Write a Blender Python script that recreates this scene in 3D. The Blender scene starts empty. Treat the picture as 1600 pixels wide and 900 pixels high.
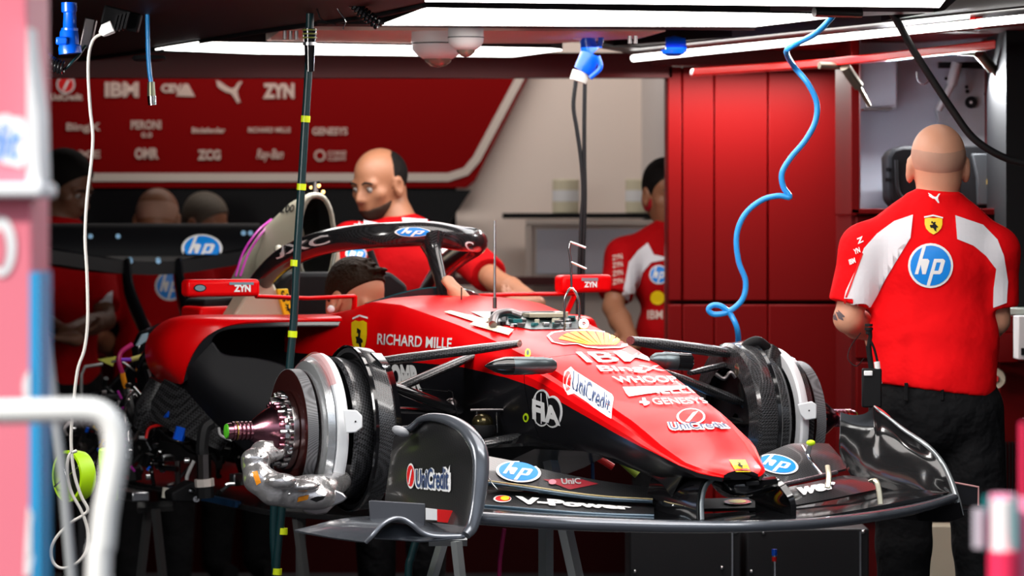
import bpy, bmesh, math, random
import numpy as np
from mathutils import Vector, Matrix
from mathutils.bvhtree import BVHTree

# ------------------------------------------------------------------ camera, world, lights
SC = bpy.context.scene
COL = SC.collection
F, CH, YH = 6000.0, 1.5, 350.0            # focal length in pixels of a 1600x900 frame, camera height, horizon row
cam = bpy.data.cameras.new('camera')
cam.sensor_width = 36.0; cam.lens = F/1600*36.0; cam.shift_y = -(450-YH)/1600.0
cam.clip_end = 200; cam.clip_start = .1
cam.dof.use_dof = True; cam.dof.focus_distance = 10.3; cam.dof.aperture_fstop = 4.6
cam_o = bpy.data.objects.new('camera', cam); COL.objects.link(cam_o)
cam_o.location = (0, 0, CH); cam_o.rotation_euler = (math.radians(90), 0, 0)
SC.camera = cam_o
SC.view_settings.view_transform = 'Standard'; SC.view_settings.look = 'None'
SC.view_settings.gamma = 1.0; SC.view_settings.exposure = 0.0; SC.view_settings.use_curve_mapping = False

wd = bpy.data.worlds.new('world'); SC.world = wd; wd.use_nodes = True
wn = wd.node_tree
bg = wn.nodes['Background']; bg.inputs['Strength'].default_value = 1.0
wc = wn.nodes.new('ShaderNodeTexCoord'); wx = wn.nodes.new('ShaderNodeSeparateXYZ'); wr = wn.nodes.new('ShaderNodeValToRGB')   # dark pit wall low down, bright sky above
wn.links.new(wc.outputs['Generated'], wx.inputs[0]); wn.links.new(wx.outputs['Z'], wr.inputs[0]); wn.links.new(wr.outputs[0], bg.inputs['Color'])
e = wr.color_ramp.elements; e[0].position = 0.0; e[0].color = (.10, .10, .11, 1); e[1].position = .45; e[1].color = (1.1, 1.2, 1.35, 1)
e = e.new(.12); e.color = (.22, .23, .25, 1)

def area(name, loc, size, power, color=(1, 1, 1), rot=(0, 0, 0), spread=math.pi):
    l = bpy.data.lights.new(name, 'AREA'); l.shape = 'RECTANGLE'; l.size = size[0]; l.size_y = size[1]
    l.energy = power; l.color = color; l.spread = spread
    o = bpy.data.objects.new(name, l); COL.objects.link(o); o.location = loc; o.rotation_euler = rot
    return o
sun = bpy.data.lights.new('sun', 'SUN'); sun.energy = 5.0; sun.angle = .03; sun.color = (1, .96, .9)
sun_o = bpy.data.objects.new('sun', sun); COL.objects.link(sun_o)
sun_o.rotation_euler = Vector((.6, .5, -.62)).to_track_quat('-Z', 'Y').to_euler()
area('ceiling_and_fill_beam', (.30, 12.3, 2.07), (1.6, .6), 18)
area('ceiling_and_fill_beam', (-.4, 13.4, 2.07), (1.2, .3), 8)
area('ceiling_and_fill_beam', (.3, 9.2, 2.12), (2.4, .5), 62, (1, .98, .95))  # added strong front light, placed so the nose does not mirror it
area('ceiling_and_fill_beam', (.78, 13.68, 2.05), (.7, .05), 21, (1, .93, .88))
area('ceiling_and_fill_beam', (-1.7, 9.3, 2.15), (.5, 1.2), 62, (1, .97, .93), Vector((.75, .42, -.5)).to_track_quat('-Z', 'Y').to_euler())  # added fill for the car's near flank, standing in for daylight
area('cupboard_fill', (1.40, 12.75, 1.98), (.3, .04), 13, (.95, .97, 1.0), (math.radians(-30), 0, 0))  # added fill that brightens the cupboard lining
area('ceiling_and_fill_beam', (-.7, 16.3, 2.8), (2.6, .2), 20, (1, .92, .87), (math.radians(25), 0, 0))  # added light that lifts the banner and back wall

# ------------------------------------------------------------------ coordinates
TH = math.radians(22.5); OX, OY = .11, 10.8
sn, cs = math.sin(TH), math.cos(TH)
def C(s, t, z): return Vector((OX+s*sn+t*cs, OY-s*cs+t*sn, z))        # car: s forward, t to its left, z up
def W(px, py, D): return Vector(((px-800)/F*D, D, CH-(py-YH)/F*D))    # point at depth D
def Ct(px, py, t):
    k = (px-800)/F; return W(px, py, (t+OX*cs+OY*sn)/(k*cs+sn))
def Cs(px, py, s):
    k = (px-800)/F; return W(px, py, (s+OX*sn-OY*cs)/(k*sn-cs))
def PX(p): return (800+F*p[0]/p[1], YH+F*(CH-p[2])/p[1])
SD = Vector((sn, -cs, 0)); TD = Vector((cs, sn, 0)); ZD = Vector((0, 0, 1))
CARF = Matrix((SD, TD, ZD)).transposed()                               # columns s, t, z

def spline(pts, n=6):
    P = [Vector(p) for p in pts]
    if len(P) < 3: return P
    out = []
    for i in range(len(P)-1):
        p0 = P[i-1] if i else P[0]*2-P[1]
        p1, p2 = P[i], P[i+1]
        p3 = P[i+2] if i+2 < len(P) else P[-1]*2-P[-2]
        for k in range(n):
            u = k/n
            out.append(.5*((2*p1)+(p2-p0)*u+(2*p0-5*p1+4*p2-p3)*u*u+(3*p1-p0-3*p2+p3)*u**3))
    out.append(P[-1]); return out
def lerp(a, b, u): return a+(b-a)*u

# ------------------------------------------------------------------ mesh builder
def getloc(o):
    v = Vector((0, 0, 0))
    while o is not None:
        v += o.location; o = o.parent
    return v
class MB:
    def __init__(s): s.v = []; s.f = []; s.m = []
    def add(s, V, Fc, mi=0):
        b = len(s.v); s.v += [Vector(p) for p in V]
        for f in Fc: s.f.append([b+i for i in f]); s.m.append(mi)
        return s
    def box(s, c, size, R=None, mi=0):
        c = Vector(c); V = []
        for x in (-.5, .5):
            for y in (-.5, .5):
                for z in (-.5, .5):
                    d = Vector((x*size[0], y*size[1], z*size[2])); V.append(c+(R @ d if R else d))
        return s.add(V, [(0, 1, 3, 2), (4, 6, 7, 5), (0, 4, 5, 1), (2, 3, 7, 6), (0, 2, 6, 4), (1, 5, 7, 3)], mi)
    def box2(s, a, b, mi=0):
        a = Vector(a); b = Vector(b); return s.box((a+b)/2, [abs(b[i]-a[i]) for i in range(3)], None, mi)
    def tube(s, pts, r, seg=10, n=0, flat=None, mi=0, cap=True):
        """flat=(ratio, direction): elliptical section, widened by ratio along direction"""
        P = [Vector(p) for p in pts]; rr = r if isinstance(r, (list, tuple)) else [r]*len(P)
        if n:
            Q = spline(P, n); R = []
            for i in range(len(P)-1):
                for k in range(n): R.append(rr[i]+(rr[i+1]-rr[i])*k/n)
            R.append(rr[-1]); P, rr = Q, R
        up = None; loops = []
        for i, p in enumerate(P):
            t = (P[min(i+1, len(P)-1)]-P[max(i-1, 0)])
            if t.length < 1e-9: t = Vector((0, 0, 1))
            t.normalize()
            if flat:
                a = Vector(flat[1]); a = (a-t*a.dot(t)).normalized(); b = t.cross(a)
                ka = flat[0]
            else:
                if up is None: up = Vector((0, 0, 1)) if abs(t.z) < .9 else Vector((1, 0, 0))
                a = (up-t*up.dot(t)).normalized(); up = a; b = t.cross(a); ka = 1
            loops.append([p+(a*math.cos(q)*ka+b*math.sin(q))*rr[i] for q in [2*math.pi*k/seg for k in range(seg)]])
        return s.loft(loops, cap=cap, mi=mi)
    def loft(s, loops, cap=True, mi=0, mfun=None, closed=True):
        n = len(loops[0]); V = [p for l in loops for p in l]; b = len(s.v)
        s.v += [Vector(p) for p in V]
        for i in range(len(loops)-1):
            for k in range(n if closed else n-1):
                k2 = (k+1) % n
                s.f.append([b+i*n+k, b+i*n+k2, b+(i+1)*n+k2, b+(i+1)*n+k]); s.m.append(mfun(i, k) if mfun else mi)
        if cap and closed:
            s.f.append([b+k for k in range(n)][::-1]); s.m.append(mi)
            s.f.append([b+(len(loops)-1)*n+k for k in range(n)]); s.m.append(mi)
        return s
    def lathe(s, prof, o, ax, seg=32, mi=0, cap=False, arc=(0, 2*math.pi)):
        """prof: (distance along axis, radius)"""
        o = Vector(o); ax = Vector(ax).normalized()
        u = Vector((0, 0, 1)) if abs(ax.z) < .9 else Vector((1, 0, 0)); u = (u-ax*u.dot(ax)).normalized(); w = ax.cross(u)
        full = abs(arc[1]-arc[0]-2*math.pi) < 1e-6
        A = [arc[0]+(arc[1]-arc[0])*k/seg for k in range(seg if full else seg+1)]
        loops = [[o+ax*d+(u*math.cos(q)+w*math.sin(q))*max(r, 1e-5) for q in A] for d, r in prof]
        return s.loft(loops, cap=cap, mi=mi, closed=full)
    def sheet(s, rows, th=.004, dirn=None, n=(0, 0), mi=0):
        """solid sheet from a grid of points, th thick along dirn (or its normal)"""
        R = [spline(r, n[0]) if n[0] else [Vector(p) for p in r] for r in rows]
        if n[1]:
            cols = [spline([r[j] for r in R], n[1]) for j in range(len(R[0]))]
            R = [[c[i] for c in cols] for i in range(len(cols[0]))]
        h, w = len(R), len(R[0]); N = []
        for i in range(h):
            for j in range(w):
                du = R[i][min(j+1, w-1)]-R[i][max(j-1, 0)]; dv = R[min(i+1, h-1)][j]-R[max(i-1, 0)][j]
                nn = du.cross(dv); nn = nn.normalized() if nn.length > 1e-12 else Vector((0, 0, 1))
                N.append(Vector(dirn) if dirn is not None else nn)
        A = [R[i][j] for i in range(h) for j in range(w)]; B = [a-N[k]*th for k, a in enumerate(A)]
        Fc = []; q = h*w
        for i in range(h-1):
            for j in range(w-1):
                a = i*w+j; Fc.append((a, a+1, a+w+1, a+w)); Fc.append((q+a, q+a+w, q+a+w+1, q+a+1))
        for j in range(w-1):
            Fc.append((j, q+j, q+j+1, j+1)); a = (h-1)*w+j; Fc.append((a, a+1, q+a+1, q+a))
        for i in range(h-1):
            a = i*w; Fc.append((a, a+w, q+a+w, q+a)); a = i*w+w-1; Fc.append((a, q+a, q+a+w, a+w))
        return s.add(A+B, Fc, mi)
    def prism(s, pts, vec, mi=0):
        P = [Vector(p) for p in pts]; v = Vector(vec); n = len(P)
        return s.add(P+[p+v for p in P], [list(range(n))[::-1], [n+i for i in range(n)]]+[(i, (i+1) % n, n+(i+1) % n, n+i) for i in range(n)], mi)
    def ell(s, c, r, R=None, seg=20, rings=12, mi=0):
        c = Vector(c); r = (r, r, r) if not isinstance(r, (tuple, list)) else r; loops = []
        for i in range(rings+1):
            th = math.pi*i/rings; L = []
            for k in range(seg):
                q = 2*math.pi*k/seg; st = max(math.sin(th), 1e-4)
                d = Vector((r[0]*st*math.cos(q), r[1]*st*math.sin(q), r[2]*math.cos(th))); L.append(c+(R @ d if R else d))
            loops.append(L)
        return s.loft(loops, cap=True, mi=mi)
    def build(s, name, mats, parent=None, smooth=40, bevel=0.0, seg=2):
        off = getloc(parent) if parent is not None else None
        if off is None:
            lo = [min(p[i] for p in s.v) for i in range(3)]; hi = [max(p[i] for p in s.v) for i in range(3)]
            off = Vector(((lo[0]+hi[0])/2, (lo[1]+hi[1])/2, lo[2]))
        me = bpy.data.meshes.new(name)
        me.from_pydata([tuple(p-off) for p in s.v], [], s.f)
        if not isinstance(mats, (list, tuple)): mats = [mats]
        for m in mats: me.materials.append(m)
        if len(mats) > 1: me.polygons.foreach_set('material_index', s.m)
        bm = bmesh.new(); bm.from_mesh(me); bmesh.ops.remove_doubles(bm, verts=bm.verts, dist=1e-5)
        bmesh.ops.recalc_face_normals(bm, faces=bm.faces); bm.to_mesh(me); bm.free()
        if smooth:
            me.polygons.foreach_set('use_smooth', [True]*len(me.polygons)); me.set_sharp_from_angle(angle=math.radians(smooth))
        o = bpy.data.objects.new(name, me); COL.objects.link(o)
        if parent is not None: o.parent = parent
        else: o.location = off
        if bevel:
            b = o.modifiers.new('bevel', 'BEVEL'); b.width = bevel; b.segments = seg; b.limit_method = 'ANGLE'; b.angle_limit = math.radians(35)
        o['_off'] = [off.x, off.y, off.z]
        return o
def tag(o, label, cat, group=None, kind=None):
    o['label'] = label; o['category'] = cat
    if group: o['group'] = group
    if kind: o['kind'] = kind
    return o
def struct(o, cat=None):
    o['kind'] = 'structure'; return o
def thing(name, loc, label, cat, group=None):
    o = bpy.data.objects.new(name, None); COL.objects.link(o); o.location = loc; o.empty_display_size = .1
    return tag(o, label, cat, group)

# ------------------------------------------------------------------ materials (all procedural)
MATS = {}
def mat(name, col, rough=.5, metal=0., coat=0., spec=.5, emit=None, es=1., alpha=1., trans=0., ior=1.45, bump=None, var=None):
    if name in MATS: return MATS[name]
    m = bpy.data.materials.new(name); m.use_nodes = True; MATS[name] = m
    b = m.node_tree.nodes['Principled BSDF']; I = b.inputs; nt = m.node_tree
    I['Base Color'].default_value = (*col, 1); I['Roughness'].default_value = rough; I['Metallic'].default_value = metal
    I['Coat Weight'].default_value = coat; I['Coat Roughness'].default_value = .06; I['Specular IOR Level'].default_value = spec
    I['IOR'].default_value = ior; I['Transmission Weight'].default_value = trans; I['Alpha'].default_value = alpha
    if emit: I['Emission Color'].default_value = (*emit, 1); I['Emission Strength'].default_value = es
    if bump or var:
        tc = nt.nodes.new('ShaderNodeTexCoord'); nz = nt.nodes.new('ShaderNodeTexNoise')
        nt.links.new(tc.outputs['Object'], nz.inputs['Vector'])
        nz.inputs['Scale'].default_value = (bump or var)[0]; nz.inputs['Detail'].default_value = 4
        if bump:
            bp = nt.nodes.new('ShaderNodeBump'); bp.inputs['Strength'].default_value = bump[1]; bp.inputs['Distance'].default_value = bump[2] if len(bump) > 2 else .01
            nt.links.new(nz.outputs['Fac'], bp.inputs['Height']); nt.links.new(bp.outputs['Normal'], I['Normal'])
        if var:
            cr = nt.nodes.new('ShaderNodeMix'); cr.data_type = 'RGBA'; cr.inputs['A'].default_value = (*[c*(1-var[1]) for c in col], 1)
            cr.inputs['B'].default_value = (*[min(1, c*(1+var[1])) for c in col], 1)
            nt.links.new(nz.outputs['Fac'], cr.inputs['Factor']); nt.links.new(cr.outputs['Result'], I['Base Color'])
    return m
def carbon(name, a=.008, b=.05, scale=220., rough=.22, coat=.6, rot=.78):
    if name in MATS: return MATS[name]
    m = mat(name, (a, a, a), rough, 0, coat); nt = m.node_tree; I = nt.nodes['Principled BSDF'].inputs
    tc = nt.nodes.new('ShaderNodeTexCoord'); mp = nt.nodes.new('ShaderNodeMapping'); mp.inputs['Rotation'].default_value = (0, rot*.6, rot)
    ck = nt.nodes.new('ShaderNodeTexChecker'); ck.inputs['Scale'].default_value = scale
    ck.inputs['Color1'].default_value = (a, a, a*1.05, 1); ck.inputs['Color2'].default_value = (b, b, b*1.08, 1)
    nt.links.new(tc.outputs['Object'], mp.inputs['Vector']); nt.links.new(mp.outputs['Vector'], ck.inputs['Vector']); nt.links.new(ck.outputs['Color'], I['Base Color'])
    return m
RED = mat('car_red_paint', (.82, .002, .004), .30, 0, .05, .14)
CARB = carbon('carbon_fibre', .006, .025)
CARBW = carbon('woven_carbon', .008, .07, 170, .3, .4)
BLK = mat('satin_black_bodywork', (.006, .006, .008), .32, 0, .15, .4)
MBLK = mat('matt_black', (.007, .007, .008), .6, spec=.2)
GBLK = mat('gloss_black', (.006, .006, .007), .12, 0, .5)
RUB = mat('black_rubber', (.009, .009, .01), .55, spec=.3)
WHT = mat('white_print', (.85, .85, .85), .5)
CREAM = mat('bare_cream_composite', (.52, .49, .37), .45, 0, .2)
ALU = mat('brushed_aluminium', (.62, .63, .65), .28, 1, bump=(60, .05))
STEEL = mat('bright_steel', (.75, .75, .75), .15, 1)
DSTEEL = mat('dark_machined_steel', (.2, .18, .18), .3, 1)
PURP = mat('anodised_titanium', (.42, .17, .22), .22, 1)
YEL = mat('yellow_paint', (.9, .62, .005), .4)
NEON = mat('neon_yellow', (.60, .85, .01), .5)
BLUEL = mat('logo_blue', (.005, .25, .80), .4)
BLUEP = mat('blue_plastic', (.0, .10, .75), .3, 0, .3)
HOSEB = mat('blue_air_hose', (.02, .33, .85), .3, 0, .3)
NAVY = mat('dark_blue_print', (.02, .05, .15), .5)
DGREEN = mat('dark_green_hose', (.005, .03, .035), .35)
ORNG = mat('orange_sticker', (.9, .3, .01), .4)
REDL = mat('logo_red', (.75, .01, .01), .4)
GLASS = mat('clear_cover', (.9, .9, .95), .05, 0, 0, trans=.9, ior=1.2)
LAMP = mat('lamp_diffuser', (1, 1, 1), .4, emit=(1, .97, .93), es=6)
# ------------------------------------------------------------------ stickers: outlines laid onto a surface
def bvh(objs):
    V = []; P = []
    for o in (objs if isinstance(objs, (list, tuple)) else [objs]):
        off = Vector(o['_off']); b = len(V)
        V += [v.co+off for v in o.data.vertices]; P += [[b+i for i in p.vertices] for p in o.data.polygons]
    return BVHTree.FromPolygons(V, P)
def decal_mesh(bm, tree, name, mt, parent, off=.003, step=8.):
    """bm holds flat shapes in picture rows and columns; every vertex goes to the surface seen there"""
    if not bm.verts: return None
    for ax in (0, 1):
        lo = min(v.co[ax] for v in bm.verts); hi = max(v.co[ax] for v in bm.verts); n = int((hi-lo)/step)
        for k in range(1, n+1):
            co = [0, 0, 0]; no = [0, 0, 0]; co[ax] = lo+(hi-lo)*k/(n+1); no[ax] = 1
            bmesh.ops.bisect_plane(bm, geom=bm.verts[:]+bm.edges[:]+bm.faces[:], plane_co=co, plane_no=no)
    O = Vector((0, 0, CH)); bad = []
    po = getloc(parent) if parent else Vector((0, 0, 0))
    for v in bm.verts:
        d = (W(v.co.x, v.co.y, 10)-O).normalized(); h = tree.ray_cast(O, d)
        if h[0] is None: bad.append(v); continue
        nn = h[1] if h[1].dot(d) < 0 else -h[1]
        v.co = h[0]+nn*off-po
    bmesh.ops.delete(bm, geom=bad, context='VERTS')
    me = bpy.data.meshes.new(name); bm.to_mesh(me); bm.free(); me.materials.append(mt)
    o = bpy.data.objects.new(name, me); COL.objects.link(o)
    if parent: o.parent = parent
    return o
def bil(q, u, v):
    tl, tr, br, bl = [Vector((*p, 0)) for p in q]
    return lerp(lerp(bl, br, u), lerp(tl, tr, u), v)
def text_bm(txt, bold=.02, shear=0., spacing=1.):
    c = bpy.data.curves.new('lettering', 'FONT'); c.body = txt; c.offset = bold; c.shear = shear; c.space_character = spacing; c.resolution_u = 3
    o = bpy.data.objects.new('lettering', c); COL.objects.link(o)
    dg = bpy.context.evaluated_depsgraph_get(); me = o.evaluated_get(dg).to_mesh()
    bm = bmesh.new(); bm.from_mesh(me); o.evaluated_get(dg).to_mesh_clear()
    bpy.data.objects.remove(o); bpy.data.curves.remove(c)
    bmesh.ops.remove_doubles(bm, verts=bm.verts, dist=1e-5)
    xs = [v.co.x for v in bm.verts]; ys = [v.co.y for v in bm.verts]
    for v in bm.verts:
        v.co.x = (v.co.x-min(xs))/(max(xs)-min(xs)); v.co.y = (v.co.y-min(ys))/(max(ys)-min(ys)); v.co.z = 0
    return bm
def dtext(txt, quad, tree, mt, parent, name='lettering', bold=.02, shear=0., off=.004, spacing=1., step=10):
    bm = text_bm(txt, bold, shear, spacing)
    for v in bm.verts: v.co = bil(quad, v.co.x, v.co.y)
    return decal_mesh(bm, tree, name, mt, parent, off, step)
def dpoly(polys, tree, mt, parent, name='sticker', off=.003, step=10):
    bm = bmesh.new()
    for p in polys:
        vs = [bm.verts.new((x, y, 0)) for x, y in p]; bm.faces.new(vs)
    bmesh.ops.triangulate(bm, faces=bm.faces[:])
    return decal_mesh(bm, tree, name, mt, parent, off, step)
def ring_poly(c, r, n=28, k=1., rot=0.):
    return [(c[0]+k*(r[0]*math.cos(a)*math.cos(rot)-r[1]*math.sin(a)*math.sin(rot)), c[1]+k*(r[0]*math.cos(a)*math.sin(rot)+r[1]*math.sin(a)*math.cos(rot))) for a in [2*math.pi*i/n for i in range(n)]]
def map_poly(P, quad):
    return [tuple(bil(quad, x, y)[:2]) for x, y in P]
HORSE = [(.30, .02), (.42, .04), (.44, .16), (.52, .24), (.62, .10), (.72, .12), (.66, .28), (.62, .42), (.72, .55), (.86, .50), (.95, .60), (.86, .66), (.76, .66),
         (.78, .78), (.72, .90), (.84, .96), (.80, 1.0), (.66, .98), (.58, .88), (.52, .74), (.40, .66), (.30, .70), (.20, .62), (.26, .58), (.40, .56), (.36, .46), (.22, .48), (.14, .40), (.22, .38), (.40, .38), (.46, .30), (.36, .22), (.26, .26), (.30, .14)]
HORSE = [(x, y) for x, y in HORSE]
PUMA = [(0, 1), (.16, .92), (.40, .72), (.58, .62), (.70, .66), (.86, .92), (1, .95), (.92, .8), (.80, .52), (.84, .30), (.92, .05), (.80, 0), (.70, .22), (.56, .42), (.36, .48), (.18, .60), (.05, .72)]
def hp_badge(c, r, tree, parent, rot=0., sk=0., off=.004, ring=1.14):
    """white rimmed blue disc with the two slanted letters"""
    dpoly([ring_poly(c, r, k=ring, rot=rot)], tree, WHT, parent, 'badge_rim', off)
    dpoly([ring_poly(c, r, rot=rot)], tree, BLUEL, parent, 'badge_disc', off+.0012)
    L = []
    def bar(x0, y0, x1, y1, w): L.append([(x0-w, y0), (x0+w, y0), (x1+w, y1), (x1-w, y1)])
    bar(-.30, 1.0, -.70, -.42, .085)                      # h stem
    L.append([(-.48, .34), (-.14, .34), (-.05, .24), (-.24, -.42), (-.41, -.42), (-.25, .16), (-.50, .16)])
    bar(.26, .34, -.12, -1.0, .085)                       # p stem
    L.append([(.26, .34), (.62, .34), (.72, .24), (.56, -.32), (.46, -.42), (.04, -.42), (.09, -.25), (.38, -.25), (.50, .16), (.24, .16)])
    cr, sr = math.cos(rot), math.sin(rot)
    def mp(x, y):
        X, Y = x*r[0], -(y+sk*x)*r[1]; return (c[0]+X*cr-Y*sr, c[1]+X*sr+Y*cr)
    dpoly([[mp(x, y) for x, y in p] for p in L], tree, WHT, parent, 'badge_letters', off+.0024)
def shield(quad, tree, parent, off=.004):
    S = [(0, .94), (.25, 1), (.5, .97), (.75, 1), (1, .94), (1, .6), (.92, .35), (.75, .15), (.5, 0), (.25, .15), (.08, .35), (0, .6)]
    dpoly([map_poly(S, quad)], tree, YEL, parent, 'shield_badge', off)
    dpoly([map_poly([(.2+.6*x, .18+.62*(1-y)) for x, y in HORSE], quad)], tree, MBLK, parent, 'prancing_horse', off+.0012)
def round_bank(c, r, tree, parent, off=.004):
    dpoly([ring_poly(c, r, k=1.18)], tree, WHT, parent, 'emblem_rim', off)
    dpoly([ring_poly(c, r)], tree, REDL, parent, 'emblem_disc', off+.0012)
    dpoly([[(c[0]-r[0]*.45, c[1]+r[1]*.75), (c[0]-r[0]*.15, c[1]+r[1]*.8), (c[0]+r[0]*.6, c[1]-r[1]*.7), (c[0]+r[0]*.15, c[1]-r[1]*.5)]], tree, WHT, parent, 'emblem_stroke', off+.0024)

# ------------------------------------------------------------------ organic surfaces: blended solids meshed as one skin
def sdf_mesh(prims, h=.007, k=.02):
    """prims: dict(t='cap'|'ell', a,b,ra,rb | c,r,R, cut=[(point,normal)], k, sub)"""
    lo = np.array([1e9]*3); hi = -lo
    for p in prims:
        if p.get('sub'): continue
        if p['t'] == 'cap':
            for q, r in ((p['a'], p['ra']), (p['b'], p['rb'])): lo = np.minimum(lo, np.array(q)-r); hi = np.maximum(hi, np.array(q)+r)
        else: lo = np.minimum(lo, np.array(p['c'])-max(p['r'])); hi = np.maximum(hi, np.array(p['c'])+max(p['r']))
    lo -= 3*h; hi += 3*h; n = np.ceil((hi-lo)/h).astype(int)+1
    G = np.full(n, 1.0, dtype=np.float32)
    ax = [lo[i]+h*np.arange(n[i]) for i in range(3)]
    for p in prims:
        kk = p.get('k', k); m = kk*1.6+2.5*h
        if p['t'] == 'cap':
            A, B = np.array(p['a'], float), np.array(p['b'], float); R = max(p['ra'], p['rb'])
            l, u = np.minimum(A, B)-R-m, np.maximum(A, B)+R+m
        else:
            Cc = np.array(p['c'], float); R = max(p['r']); l, u = Cc-R-m, Cc+R+m
        i0 = np.maximum(((l-lo)/h).astype(int), 0); i1 = np.minimum(((u-lo)/h).astype(int)+2, n)
        if (i1 <= i0).any(): continue
        X, Y, Z = np.meshgrid(ax[0][i0[0]:i1[0]], ax[1][i0[1]:i1[1]], ax[2][i0[2]:i1[2]], indexing='ij')
        Q = np.stack([X, Y, Z], -1)
        if p['t'] == 'cap':
            ba = B-A; L = (ba*ba).sum()+1e-12; u_ = np.clip(((Q-A)@ba)/L, 0, 1)
            d = np.linalg.norm(Q-A-u_[..., None]*ba, axis=-1)-(p['ra']+(p['rb']-p['ra'])*u_)
        else:
            q = Q-Cc
            if p.get('R') is not None: q = q@np.array(p['R'])
            r = np.array(p['r']); k0 = np.linalg.norm(q/r, axis=-1); k1 = np.linalg.norm(q/(r*r), axis=-1)+1e-9; d = k0*(k0-1)/k1
        for pt, nr in p.get('cut', []):
            d = np.maximum(d, (Q-np.array(pt))@np.array(nr))
        S = (slice(i0[0], i1[0]), slice(i0[1], i1[1]), slice(i0[2], i1[2])); g = G[S]
        if p.get('sub'):
            hh = np.clip(.5-.5*(g+d)/kk, 0, 1); G[S] = g*(1-hh)-d*hh+kk*hh*(1-hh)
        else:
            hh = np.clip(.5+.5*(d-g)/kk, 0, 1); G[S] = d*(1-hh)+g*hh-kk*hh*(1-hh)
    # naive surface nets
    ins = G < 0
    c = np.zeros(np.array(G.shape)-1, dtype=np.int8)
    for a in (0, 1):
        for b in (0, 1):
            for d_ in (0, 1): c += ins[a:G.shape[0]-1+a, b:G.shape[1]-1+b, d_:G.shape[2]-1+d_]
    act = (c > 0) & (c < 8); idx = -np.ones(act.shape, dtype=np.int64); cells = np.argwhere(act); idx[act] = np.arange(len(cells))
    acc = np.zeros((len(cells), 3)); cnt = np.zeros(len(cells))
    corners = [(a, b, d_) for a in (0, 1) for b in (0, 1) for d_ in (0, 1)]
    for c0 in corners:
        for axn in range(3):
            if c0[axn]: continue
            c1 = list(c0); c1[axn] = 1; i0 = cells+np.array(c0); i1 = cells+np.array(c1)
            g0 = G[i0[:, 0], i0[:, 1], i0[:, 2]]; g1 = G[i1[:, 0], i1[:, 1], i1[:, 2]]
            cr = (g0 < 0) != (g1 < 0); t = np.where(cr, g0/(g0-g1+1e-12), 0)
            pt = np.array(c0, float)[None].repeat(len(cells), 0); pt[:, axn] += t; acc[cr] += pt[cr]; cnt[cr] += 1
    V = (cells+acc/np.maximum(cnt, 1)[:, None])*h+lo
    Fs = []
    for axn in range(3):
        o1, o2 = [(1, 2), (2, 0), (0, 1)][axn]
        sl0 = [slice(None)]*3; sl1 = [slice(None)]*3; sl0[axn] = slice(0, -1); sl1[axn] = slice(1, None)
        A, B = ins[tuple(sl0)], ins[tuple(sl1)]; E = np.argwhere(A != B); fl = A[E[:, 0], E[:, 1], E[:, 2]]
        ok = (E[:, o1] > 0) & (E[:, o2] > 0) & (E[:, o1] < G.shape[o1]-1) & (E[:, o2] < G.shape[o2]-1); E = E[ok]; fl = fl[ok]
        q = []
        for d1, d2 in ((-1, -1), (0, -1), (0, 0), (-1, 0)):
            e = E.copy(); e[:, o1] += d1; e[:, o2] += d2; q.append(idx[e[:, 0], e[:, 1], e[:, 2]])
        q = np.stack(q, 1); q[~fl] = q[~fl][:, ::-1]; Fs.append(q)
    return V, np.concatenate(Fs)
def organic(name, prims, mt, parent, h=.007, k=.02, sm=2):
    V, Fc = sdf_mesh(prims, h, k)
    # light smoothing
    for _ in range(sm):
        a = np.zeros_like(V); n = np.zeros(len(V))
        for i in range(4):
            np.add.at(a, Fc[:, i], V[Fc[:, (i+1) % 4]]); np.add.at(n, Fc[:, i], 1)
            np.add.at(a, Fc[:, i], V[Fc[:, i-1]]); np.add.at(n, Fc[:, i], 1)
        V = V*.45+.55*a/np.maximum(n, 1)[:, None]
    off = getloc(parent) if parent is not None else Vector((0, 0, 0))
    me = bpy.data.meshes.new(name); me.from_pydata((V-np.array(off)).tolist(), [], Fc.tolist()); me.materials.append(mt)
    me.polygons.foreach_set('use_smooth', [True]*len(me.polygons))
    o = bpy.data.objects.new(name, me); COL.objects.link(o)
    if parent is not None: o.parent = parent
    o['_off'] = [off.x, off.y, off.z]; return o
def cap(a, b, ra, rb=None, **k): return dict(t='cap', a=tuple(a), b=tuple(b), ra=ra, rb=rb if rb is not None else ra, **k)
def ell(c, r, R=None, **k): return dict(t='ell', c=tuple(c), r=tuple(r), R=R, **k)
# ------------------------------------------------------------------ the room
def pbox(mb, x0, y0, x1, y1, D, dep, mi=0):
    a = W(x0, y0, D); b = W(x1, y1, D); return mb.box2((a.x, D, b.z), (b.x, D+dep, a.z), mi)
def disc(mb, c, r, ax, th, seg=28, mi=0): return mb.lathe([(0, r), (th, r)], c, ax, seg, mi, cap=True)
M_FLOOR = mat('painted_floor', (.05, .05, .055), .4, var=(3, .2)); M_WALLD = mat('black_wall_panel', (.004, .004, .005), .6, spec=.15)
M_BAN = mat('banner_red', (.21, .0006, .001), .7, spec=.1); M_CAB = mat('red_cabinet', (.115, .0004, .0007), .5, spec=.12); M_BEIGE = mat('warm_grey_wall', (.86, .74, .66), .7)
M_STRIPE = mat('pale_stripe', (.62, .54, .48), .6); M_LOGO = mat('pale_logo', (.62, .46, .40), .6); M_CEIL = mat('dark_ceiling', (.02, .015, .015), .5)
M_TAN = mat('tan_ceiling_tile', (.65, .52, .44), .5); M_DRED = mat('dark_red_beam', (.09, .001, .0015), .4, spec=.25)
M_GREY = mat('pale_grey_lining', (.60, .62, .70), .5); M_CREAMW = mat('cream_panel', (.62, .56, .42), .6)
struct(MB().box2((-4, 6.5, -.05), (4, 17.6, 0)).build('floor', M_FLOOR))
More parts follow.
